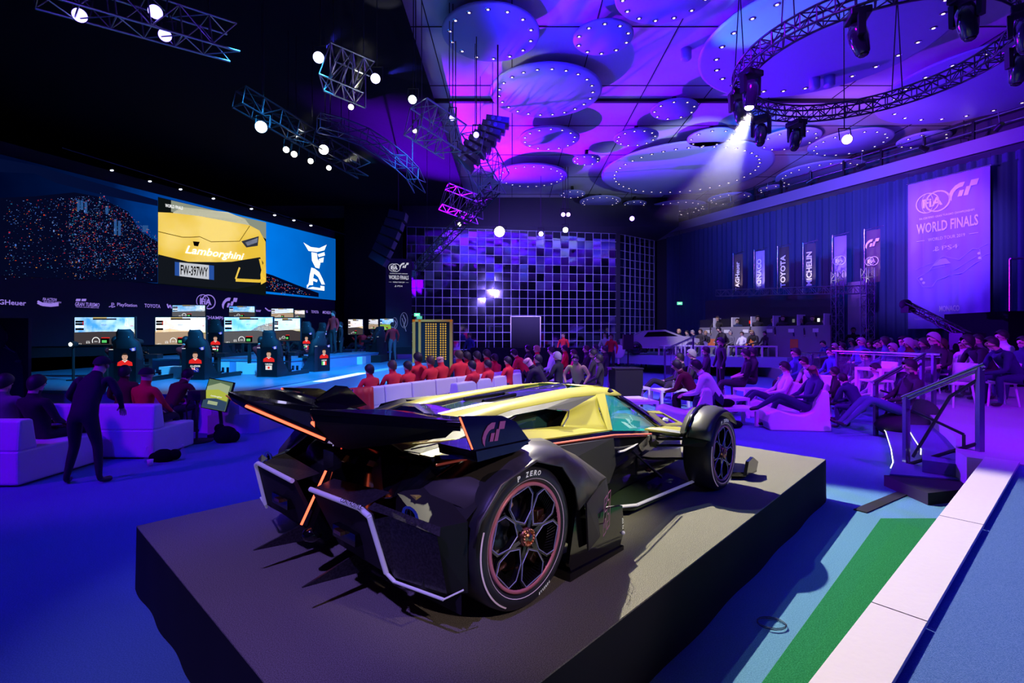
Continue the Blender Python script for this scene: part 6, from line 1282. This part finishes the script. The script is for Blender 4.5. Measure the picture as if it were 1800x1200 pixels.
# six vertical flags on the curtain
FL = [(1298, 447, 511, 'TAGHeuer', (.10, .07, .08)), (1336, 441, 509, 'MONACO', (.35, .3, .6)), (1378, 434, 505, 'TOYOTA', (.05, .04, .05)), (1424, 428, 501, 'MICHELIN', (.06, .05, .09)), (1477, 415, 501, 'FIA', (.30, .22, .5)), (1535, 404, 496, 'GT', (.10, .07, .10))]
for k, (px, y0, y1, tx, c) in enumerate(FL):
    q, s = wall_pt(px, 2.2); zt = CH - (y0 - HZ) / F * q.y; zb = CH - (y1 - HZ) / F * q.y; w_ = .50
    t = thing('vertical_flag', 'narrow vertical flag on a pole, ' + ['leftmost of six, dark', 'pale lilac, second of six', 'black with a car maker name, third of six', 'black with a tyre maker name, fourth of six', 'violet with a round emblem, fifth of six', 'rightmost of six, dark plum with two emblems'][k], 'flag', (0, 0, 0), 0, 'vertical flags on the curtain')
    fm = mat('flag_cloth_%d' % k, c, .7)
    rows = [[], []]
    for i in range(7): u_ = -w_ / 2 + w_ * i / 6; rows[0].append(WL(s + u_, 2.2 + .03 * math.sin(i), zb)); rows[1].append(WL(s + u_, 2.2 + .03 * math.sin(i), zt))
    MB().use(fm).strip(rows).build('flag_cloth', t)
    MB().use(CHROME).tube(WL(s - w_ / 2 - .08, 2.2, zb - .3), WL(s - w_ / 2 - .08, 2.2, zt + .1), .02).tube(WL(s - w_ / 2 - .1, 2.2, zt + .04), WL(s + w_ / 2 + .12, 2.2, zt + .1), .015).build('pole', t)
    o = WL(s, 2.27, (zt + zb) / 2)
    if tx == 'FIA': p = Pic(o, ex_, (0, 0, 1)); p.fia(PWL, 0, .0, .38)
    elif tx == 'GT': p = Pic(o, ex_, (0, 0, 1)); p.gt(PWL, 0, .5, .34).fia(PWL, -.02, -.2, .36)
    else: p = Pic(o, (0, 0, 1), -ex_); p.text(PWL, tx, -.2, 0, 1.5, .26, bold=.03)
    p.build('flag_print', t)
    sp = WL(s + .1, 3.2, zb - .2); spot('flag_spot_%d' % k, sp, WL(s, 2.2, zb + .8), (1, .85, .75), 70, 50, .6, .03)
# lattice beam and desk stage below the flags
t = thing('lighting_truss', 'long dark truss in front of the curtain carrying the flags', 'truss', (0, 0, 0), 0, 'booth trusses')
P = []
for px in (1262, 1300, 1340, 1385, 1430, 1480, 1535): q, s = wall_pt(px, 2.3); P.append((q.x, q.y, CH - ((515 - (px - 1262) * .025) - HZ) / F * q.y))
PP = []
for a, b in zip(P, P[1:]):
    for k in range(4): PP.append(tuple(a[i] + (b[i] - a[i]) * k / 4 for i in range(3)))
truss_mb(MB().use(mat('truss_violet_metal', (.2, .2, .3), .4, .6)), PP + [P[-1]], .32, .02).build('truss_frame', t)
for px in (1472, 1525):
    q, s = wall_pt(px, 2.6); tt = thing('truss_column', 'upright truss column ' + ('left' if px < 1500 else 'right') + ' of the violet lit doorway', 'truss', (q.x, q.y, .45), 0, 'booth trusses')
    n = 12; truss_mb(MB().use(mat('truss_violet_metal', (.2, .2, .3), .4, .6)), [(0, 0, .37 * k) for k in range(n)], .32, .02).build('truss_frame', tt)
struct(MB().use(mat('booth_backdrop', (.05, .04, .08), .8)).add([wall_pt(1240, .9, .45)[0], wall_pt(1462, .9, .45)[0], wall_pt(1462, .9, 3.9)[0], wall_pt(1240, .9, 3.9)[0]], [(0, 1, 2, 3)]), 'trim_9')
struct(MB().use(mat('doorway_violet', (.35, .3, .5), .7)).add([wall_pt(1490, .9, .45)[0], wall_pt(1524, .9, .45)[0], wall_pt(1524, .9, 4.2)[0], wall_pt(1490, .9, 4.2)[0]], [(0, 1, 2, 3)]), 'trim_10')
# far podium with guests, silver car
t = thing('far_podium', 'low far podium with a blue edge carrying guests and the silver car', 'podium', (0, 0, 0))
MB().use(mat('podium_top', (.3, .45, .6), .5)).prism([(4.6, 26.5), (8.4, 22.6), (12.0, 21.8), (14.2, 23.0), (11.6, 30.5), (5.6, 31)], .46, .9).build('podium_deck', t)
# desk row
t = thing('booth_desk', 'long grey commentator desk with white dividers at the far right', 'desk', (0, 0, 0))
def DB(m, p0, p1, off0, off1, z0, z1):
    A, B = wall_pt(p0, off0)[1], wall_pt(p1, off0)[1]; return WBOX(m, A, B, off0, off1, z0, z1)
DB(MB().use(mat('desk_grey', (.22, .21, .25), .6)), 1232, 1462, 2.9, 3.0, .9, 2.3).build('front_panel', t); DB(MB().use(mat('desk_screen', (.012, .01, .02), .4)), 1232, 1462, 2.6, 2.66, 2.3, 2.72).build('back_screens', t)
for px in (1267, 1299, 1333, 1372, 1415, 1462): DB(MB().use(WHITEP), px - .8, px + .8, 2.5, 3.02, 2.3, 2.78).build('divider', t)
for px, c in ((1296, 'px_white'), (1319, 'px_red'), (1395, 'px_grey'), (1439, 'px_white')): DB(MB().use(mat(c)), px - 2, px + 2, 2.665, 2.68, 2.45, 2.6).build('flag_sticker', t)
for px in (1246, 1278, 1311, 1353, 1391, 1434): DB(MB().use(mat('notice_white', (.8, .8, .8), .5)), px - 5, px + 5, 3.01, 3.03, 2.0, 2.16).build('name_card', t)
for px in (1250, 1318, 1396): DB(MB().use(mat('orange_print', (.7, .2, .05), .5)), px - 7, px + 7, 3.01, 3.02, 1.3, 1.7).build('orange_poster', t)
for k, (px, py) in enumerate(((1261, 559), (1296, 563), (1332, 558), (1359, 563), (1376, 558), (1408, 563), (1428, 558), (1448, 563))):
    q, s = wall_pt(px, 2.78); sc = max(.9, min(1.15, (CH - (py - HZ) / F * q.y - .95) / 1.66)); person(q.x, q.y, .95, 155, 'commentator standing behind the grey desk, ' + ['first from the left', 'second from the left', 'third from the left', 'fair haired, fourth from the left', 'fifth from the left', 'sixth from the left', 'seventh from the left', 'rightmost'][k], 'stand', 'navy' if k % 2 else 'dark', 'dark', 'fair' if k == 3 else 'grey' if k == 5 else 'brown', scale=sc, group='commentators')
# far guests and tables
GU = [(1193, 581, 25), (1207, 583, 25.5), (1217, 583, 25), (1231, 581, 24.5), (1240, 584, 25), (1263, 578, 24), (1284, 584, 24), (1304, 586, 23.5), (1321, 583, 23.8), (1344, 587, 23), (1354, 586, 23.6), (1377, 583, 23.2), (1401, 582, 23), (1447, 580, 22)]
for k, (px, py, d) in enumerate(GU):
    phead(px, py, d, .9 if d > 22.4 else .5, 95 + (k * 37 % 30), 'guest seated on the far podium, ' + ['leftmost, fair', 'second from the left', 'third, grey haired', 'fourth from the left', 'fifth from the left', 'behind the camera operator', 'in a cap left of the railing', 'in white shirt by the railing', 'bald, by the orange poster', 'leaning forward, left of a close pair', 'in black, right of a close pair', 'in denim, leaning left with bright trainers', 'dark haired, right of the denim one', 'rightmost, near the violet doorway'][k], ('sit', 'slouch', 'forward')[k % 3], top=('dark', 'grey', 'navy', 'dark', 'black', 'dark', 'grey', 'white', 'dark', 'dark', 'black', 'denim', 'navy', 'navy')[k], legs='denim' if k == 11 else 'dark', hair=('fair', 'black', 'grey', 'brown')[k % 4], group='guests on the far podium')
for k, (px, d) in enumerate(((1175, 24.6), (1222, 23.6), (1240, 22.9), (1205, 24.2), (1345, 22.6), (1300, 22.7))): table((px - 900) / F * d, d, .9, .8, .6, .5, 'white table on the far podium, ' + ['leftmost', 'in the middle', 'right of the middle', 'behind the silver car', 'rightmost', 'by the steel railing'][k], .2, 'white tables on the far podium'); bottle((px - 900) / F * d, d, 1.4, 'bottle on the far podium table ' + ['leftmost', 'in the middle', 'right of the middle', 'behind the silver car', 'rightmost', 'by the steel railing'][k])
# silver car on the far podium
t = thing('silver_car', 'silver sports coupe parked on the far podium', 'car', (7.6, 25.6, .9), R(-8)); t.scale = (1.0, 1.0, 1.0)
SV = mat('silver_paint', (.7, .68, .75), .25, .6, coat=.6)
prof = [(-2.1, .35), (-2.1, .75), (-1.5, .92), (-.9, 1.22), (.1, 1.26), (.9, .95), (1.7, .82), (2.1, .62), (2.1, .3)]
rows = [[(x, y, z if abs(y) < .6 or z < .8 else z - .12 * (abs(y) - .6) / .3) for x, z in prof] for y in (-.9, -.75, 0, .75, .9)]
MB().use(SV).strip(rows).prism(prof, -.9, -.89, 'Y').prism(prof, .89, .9, 'Y').build('body', t)
MB().use(GLOSS).prism([(-.95, .9), (-.75, 1.14), (.1, 1.17), (.7, .94)], -.915, -.9, 'Y').prism([(.15, 1.2), (.9, .97), (.86, .95), (.1, 1.16)], -.7, .7, 'Y').build('window_glass', t)
for x in (-1.35, 1.35):
    for s in (-1, 1): MB(Matrix.Translation((x, .88 * s, .34)) @ Matrix.Rotation(R(90), 4, 'X')).use(GLOSS).lathe([(0, -.1), (.33, -.1), (.33, .1), (0, .1)], 24).use(CHROME).lathe([(.22, -.12), (.24, .12)], 16).build('wheel', t)
tag(MB().use(WHITEP).sph((0, 0, 0), .33, (1, .2, 1)).tube((0, 0, -.35), (0, 0, -.6), .05).build('drum_case', loc=(W(1087, 610, 24).x, 24, 1.1)), 'round white drum shaped prop with black print left of the silver car', 'prop')
t = thing('black_flag_stand', 'black stage light stand in front of the silver car', 'stand', (W(1104, 620, 20).x, 20, 0)); MB().use(DTRUSS).tube((0, 0, 0), (0, 0, 1.5), .03).tube((-.3, 0, 0), (0, 0, .6), .02).tube((.3, 0, 0), (0, 0, .6), .02).b2((-.2, -.1, 1.3), (.2, .1, 1.9)).build('stand_body', t)
# golden cabinets
GOLDC = mat('golden_wood', (.62, .30, .05), .4, emit=(.6, .25, .03), es=.25); d = 21.5
t = thing('golden_cabinet', 'wide cabinet with backlit golden wire mesh doors by the stage end', 'cabinet', ((766 - 900) / F * d, d, .0)); k_ = d / F
MB().use(MATTEB).b2((-1.0, .02, 0), (.72, .4, 2.55)).build('carcass', t); MB().use(GOLDC).b2((-1.0, -.04, .3), (-.88, .02, 2.55)).b2((-1.0, -.04, 2.45), (.72, .02, 2.55)).b2((-.74, -.04, .3), (-.64, .02, 2.55)).b2((.60, -.04, .3), (.72, .02, 2.55)).build('frame', t)
m = MB().use(glow('backlit_gold', (.75, .42, .06), .8)); 
for i in range(9):
    for j in range(16):
        x = -.42 + i * .105; z = .85 + j * .1
        if i not in (5,): m.prism([(x - .04, z), (x, z + .042), (x + .04, z), (x, z - .042)], -.0, .015, 'Y')
m.build('mesh_panel', t)
# exit signs
for k, (px, py, d) in enumerate(((733, 553, 28), (1195, 533, 31))):
    t = thing('exit_sign', 'small green lit exit sign ' + ('left of the golden cabinet' if k == 0 else 'right of the mirror wall'), 'sign', W(px, py, d), 0, 'exit signs')
    MB().use(glow('exit_green', (.15, .9, .55), 1.2)).b2((-.16, 0, -.09), (.16, .04, .09)).build('sign_box', t); p = Pic((0, -.003, 0), (1, 0, 0), (0, 0, 1)); p.poly(PW, [(-.1, 0), (-.04, .05), (-.04, .02), (.1, .02), (.1, -.02), (-.04, -.02), (-.04, -.05)]).build('arrow', t); MB().use(DTRUSS).tube((0, .02, .09), (0, .02, 9.36 - t.location.z), .008).build('hanger', t)
# black doorway panel in front of the mirror wall
t = thing('black_screen', 'black panel with a pale frame in front of the mirror wall', 'panel', ((924 - 900) / F * 26, 26, 0)); MB().use(MATTEB).b2((-.75, 0, 0), (.75, .08, 2.85)).build('panel', t); MB().use(WHITEP).b2((-.79, -.01, 0), (-.75, .08, 2.88)).b2((.75, -.01, 0), (.79, .08, 2.88)).b2((-.79, -.01, 2.85), (.79, .08, 2.88)).build('frame', t)
tag(MB().use(MATTEB).b2((-2.1, 25.6, 0), (4.4, 25.8, 1.25)).build('low_partition'), 'long low black partition in front of the mirror wall', 'partition')
for k, (px, py, d, tp) in enumerate(((1063, 575, 27, 'white'), (1074, 590, 24, 'red'), (1131, 575, 28.5, 'dark'), (1185, 566, 29, 'dark'), (990, 560, 27.5, 'red'), (825, 588, 26.5, 'blue'))): phead(px, py, d, 0, 140, 'standing person before the mirror wall, ' + ['in pale top near its right half', 'in pink red top at its right half', 'in dark shirt near its right end', 'in dark, right of the mirror corner', 'in a red top above the red team', 'blurred, in blue by the golden cabinet'][k], 'stand', top=tp, hair='brown')

# ================================================================== RAISED FLOOR: CROWD, CHAIRS, RAILINGS
CROWD_T = ['navy', 'dark', 'grey', 'black', 'blue', 'denim', 'white', 'maroon']
rr = random.Random(21); n = 0
for rowi, d in enumerate((12.2, 13.2, 14.2, 15.3, 16.5, 17.8, 19.2, 20.8)):
    xs = list(range(1500 - rowi * 6 + (rowi % 2) * 12, 1775 - rowi * 8, 31 - rowi))
    for px in xs:
        if rr.random() < .12: continue
        x = (px + rr.uniform(-6, 6) - 900) / F * d
        if d > 18.5 and x > 9.8 + (34.2 - d) * .46: continue
        if d < 13.5 and px < 1560: continue
        f_ = 80 + rr.uniform(-22, 22); n += 1
        person(x, d + rr.uniform(-.15, .15), .45, f_, 'seated spectator in the crowd before the big violet banner', rr.choice(('sit', 'slouch', 'forward', 'sit')), rr.choice(CROWD_T), rr.choice(('navy', 'dark', 'black')), rr.choice(('black', 'brown', 'grey', 'black')), rr.choice(('short', 'short', 'long')), rr.choice((0, 0, 1)), rr.uniform(.93, 1.06), group='seated crowd before the big banner')
        if rowi < 3: chair(x - .02, d + .02, .45, f_, 'white cafe chair under a spectator before the big banner', 'white chairs of the crowd')
# nearer people on the raised floor
chair(9.6, 9.9, .45, 70, 'empty looking white chair at the right edge, nearest', 'white chairs at the right'); chair(8.6, 9.75, .45, 95, 'white chair under the person leaning over the table at the right', 'white chairs at the right'); chair(10.3, 11.1, .45, 85, 'white chair under the person in white shirt at the right', 'white chairs at the right'); chair(7.5, 10.3, .45, 85, 'white chair behind the steel handrail at the right', 'white chairs at the right')
phead(1742, 600, 9.75, .45, 80, 'person in dark shirt leaning over the table at the right', 'forward', top='navy', legs='navy', fingers=True)
phead(1760, 584, 11.2, .45, 80, 'person in white shirt sitting upright at the right edge', 'sit', top='white', legs='dark', fingers=True)
phead(1640, 592, 10.3, .45, 85, 'person in dark top with bare forearms behind the handrail', 'slouch', top='dark', legs='navy', hair='grey', short=True, fingers=True)
phead(1700, 596, 10.8, .45, 80, 'person with dark long hair at the table at the right', 'forward', top='black', legs='dark', style='long')
phead(1718, 594, 12.0, .45, 85, 'person in grey behind the table at the right', 'sit', top='grey', legs='dark')
phead(1736, 562, 14.8, .45, 90, 'standing person in dark clothes right of the big banner', 'stand', top='dark', legs='black')
phead(1798, 598, 10.6, .45, 85, 'person in navy cut off by the right picture edge', 'sit', top='navy', legs='navy')
table(8.0, 10.6, .45, 1.0, .7, .70, 'white table littered with papers at the right', .1, 'white tables on the raised floor')
for k in range(4): tag(MB().use(WHITEP).box((0, 0, .003), (.21, .29, .006), .4 * k).build('paper_sheet', loc=(7.75 + .17 * k, 10.55 + .05 * (k % 2), 1.15 + .007 * k)), 'paper sheet on the white table at the right, ' + ['leftmost', 'second', 'third', 'rightmost'][k], 'paper', 'papers on the right table')
phead(1598, 640, 8.9, .12, 78, 'person in dark checked shirt sitting on the beanbag by the steps, legs stretched out', 'lounge', top='dark', legs='denim', fingers=True)
phead(1538, 645, 10.4, 0, 75, 'person in pale shirt seated behind the steps reading', 'slouch', top='white', legs='navy')
phead(1480, 668, 9.9, 0, 20, 'person crouching in dark blue beside the suited man', 'forward', top='navy', legs='navy', hair='black')
phead(1466, 662, 10.6, 0, 60, 'person in dark clothes just behind the crouching one', 'sit', top='dark', legs='dark')
phead(1520, 622, 12.0, 0, 85, 'person in violet lit shirt behind the far handrail', 'sit', top='grey', legs='navy'); phead(1460, 605, 14.5, 0, 85, 'person seated in front of the far handrail in blue', 'sit', top='blue', legs='dark')
phead(1480, 600, 17, 0, 90, 'person with pale beard seated left of the crowd', 'sit', top='dark', legs='dark', hair='grey')
for k, (px, d) in enumerate(((1500, 577), (1524, 578))): q = wall_pt(px, 1.6); person(q[0].x, q[0].y, .45, 150, 'dark standing figure before the violet doorway, ' + ('left' if k == 0 else 'right'), 'stand', 'black', 'black', group='figures at the doorway')
def railing(pts, label, bars=True, gls=True, h=1.0, group=None, diag=True):
    t = thing('handrail', label, 'railing', (0, 0, 0), 0, group)
    P = [Vector(p) for p in pts]
    for p in P: MB().use(mat('rail_post_steel', (.18, .2, .28), .25, .8)).b2((p.x - .03, p.y - .03, p.z), (p.x + .03, p.y + .03, p.z + h)).build('post', t)
    for a, b in zip(P, P[1:]):
        u_ = Vector((0, 0, h)); d = (b - a) * .06
        MB().use(CHROME).tube(a + u_ - d, b + u_ + d, .03).tube(a + u_ - d - Vector((0, 0, .05)), b + u_ + d - Vector((0, 0, .05)), .012).build('top_rail', t)
        if gls: MB().use(mat('rail_glass', (.8, .85, 1), .03, alpha=.08)).poly([a + Vector((0, 0, .12)), b + Vector((0, 0, .12)), b + Vector((0, 0, h - .12)), a + Vector((0, 0, h - .12))]).build('glass_panel', t)
        if diag: MB().use(mat('rail_dark', (.05, .05, .07), .3, .5)).tube(a + Vector((0, 0, .18)) + (b - a) * .1, a + (b - a) * .62 + Vector((0, 0, h * .78)), .02).tube(a + (b - a) * .1 + Vector((0, 0, h * .78)), a.lerp(b, .8) + Vector((0, 0, .26)), .018).tube(a.lerp(b, .8) + Vector((0, 0, .26)), a.lerp(b, .8) + Vector((0, 0, .10)), .018).tube(a + Vector((0, 0, .10)), b + Vector((0, 0, .10)), .022).tube(a.lerp(b, .62) + Vector((0, 0, h * .78)), b + Vector((0, 0, h * .86)), .02).build('brace', t)
        elif bars:
            n = max(2, int((b - a).length / .35))
            for k in range(1, n): q = a.lerp(b, k / n); MB().use(CHROME).tube(q + Vector((0, 0, .05)), q + u_, .008).build('baluster', t)
    return t
railing([(5.18, 6.57, .02), (5.52, 5.9, .45)], 'steel handrail with glass in front of the curved steps, nearest')
bpy.data.objects['handrail'].name = 'handrail'
railing([(6.62, 9.1, .0), (7.75, 9.45, .45)], 'steel handrail on the far side of the curved steps', diag=True)
railing([(8.0, 12.3, .45), (8.35, 9.9, .45)], 'steel rail running back from the far steps handrail', diag=False)
railing([(9.6, 16.0, .0), (10.1, 17.6, .0), (11.2, 17.6, .0)], 'steel railing left of the crowd with thin balusters', diag=False, h=1.25)
railing([(6.3, 20.6, .0), (7.9, 21.8, .5)], 'bright steel handrail at the far podium stairs', diag=False, h=1.3)
# camera crane
t = thing('camera_crane', 'long dark camera crane arm crossing the foot of the big banner', 'crane', (0, 0, 0)); a = W(1592, 535, 15); b = W(1700, 590, 13)
truss_mb(MB().use(DTRUSS), [a.lerp(b, k / 8) for k in range(9)], .16, .02).build('arm', t); MB().use(DTRUSS).b2((b.x - .3, b.y - .2, .45), (b.x + .3, b.y + .2, 1.9)).build('pedestal', t); MB().use(MATTEB).sph(a, .16).box(a + Vector((0, -.1, -.15)), (.22, .3, .2)).build('camera_head', t)
t = thing('gallery_box', 'dark raised booth with a steel rail at the right picture edge', 'booth', (0, 0, 0)); m = MB().use(VELVET).b2((13.4, 13.5, .45), (16.5, 15.5, 2.5)); m.build('booth_wall', t); MB().use(CHROME).tube((13.45, 13.5, 2.5), (13.45, 13.5, 3.9), .03).tube((13.45, 13.5, 3.9), (16, 13.5, 4.1), .03).tube((13.9, 13.5, 2.5), (13.9, 13.5, 3.9), .015).build('rail', t)
# thin cables on the near floor
tag(MB().use(mat('dark_wire', (.01, .01, .03), .5)).path([(1.62 + .085 * math.cos(t_ * .42), 3.12 + .07 * math.sin(t_ * .42), .006 + .0006 * t_) for t_ in range(30)], .003, 4).build('wire_loop'), 'small coiled dark wire loop lying on the carpet by the green stripe', 'wire')
tag(MB().use(MATTEB).prism([(3.55, 5.2), (3.62, 5.1), (4.6, 5.75), (4.55, 5.85)], 0, .012).build('cable_cover'), 'flat black cable cover between the plinth corner and the steps', 'cable cover')
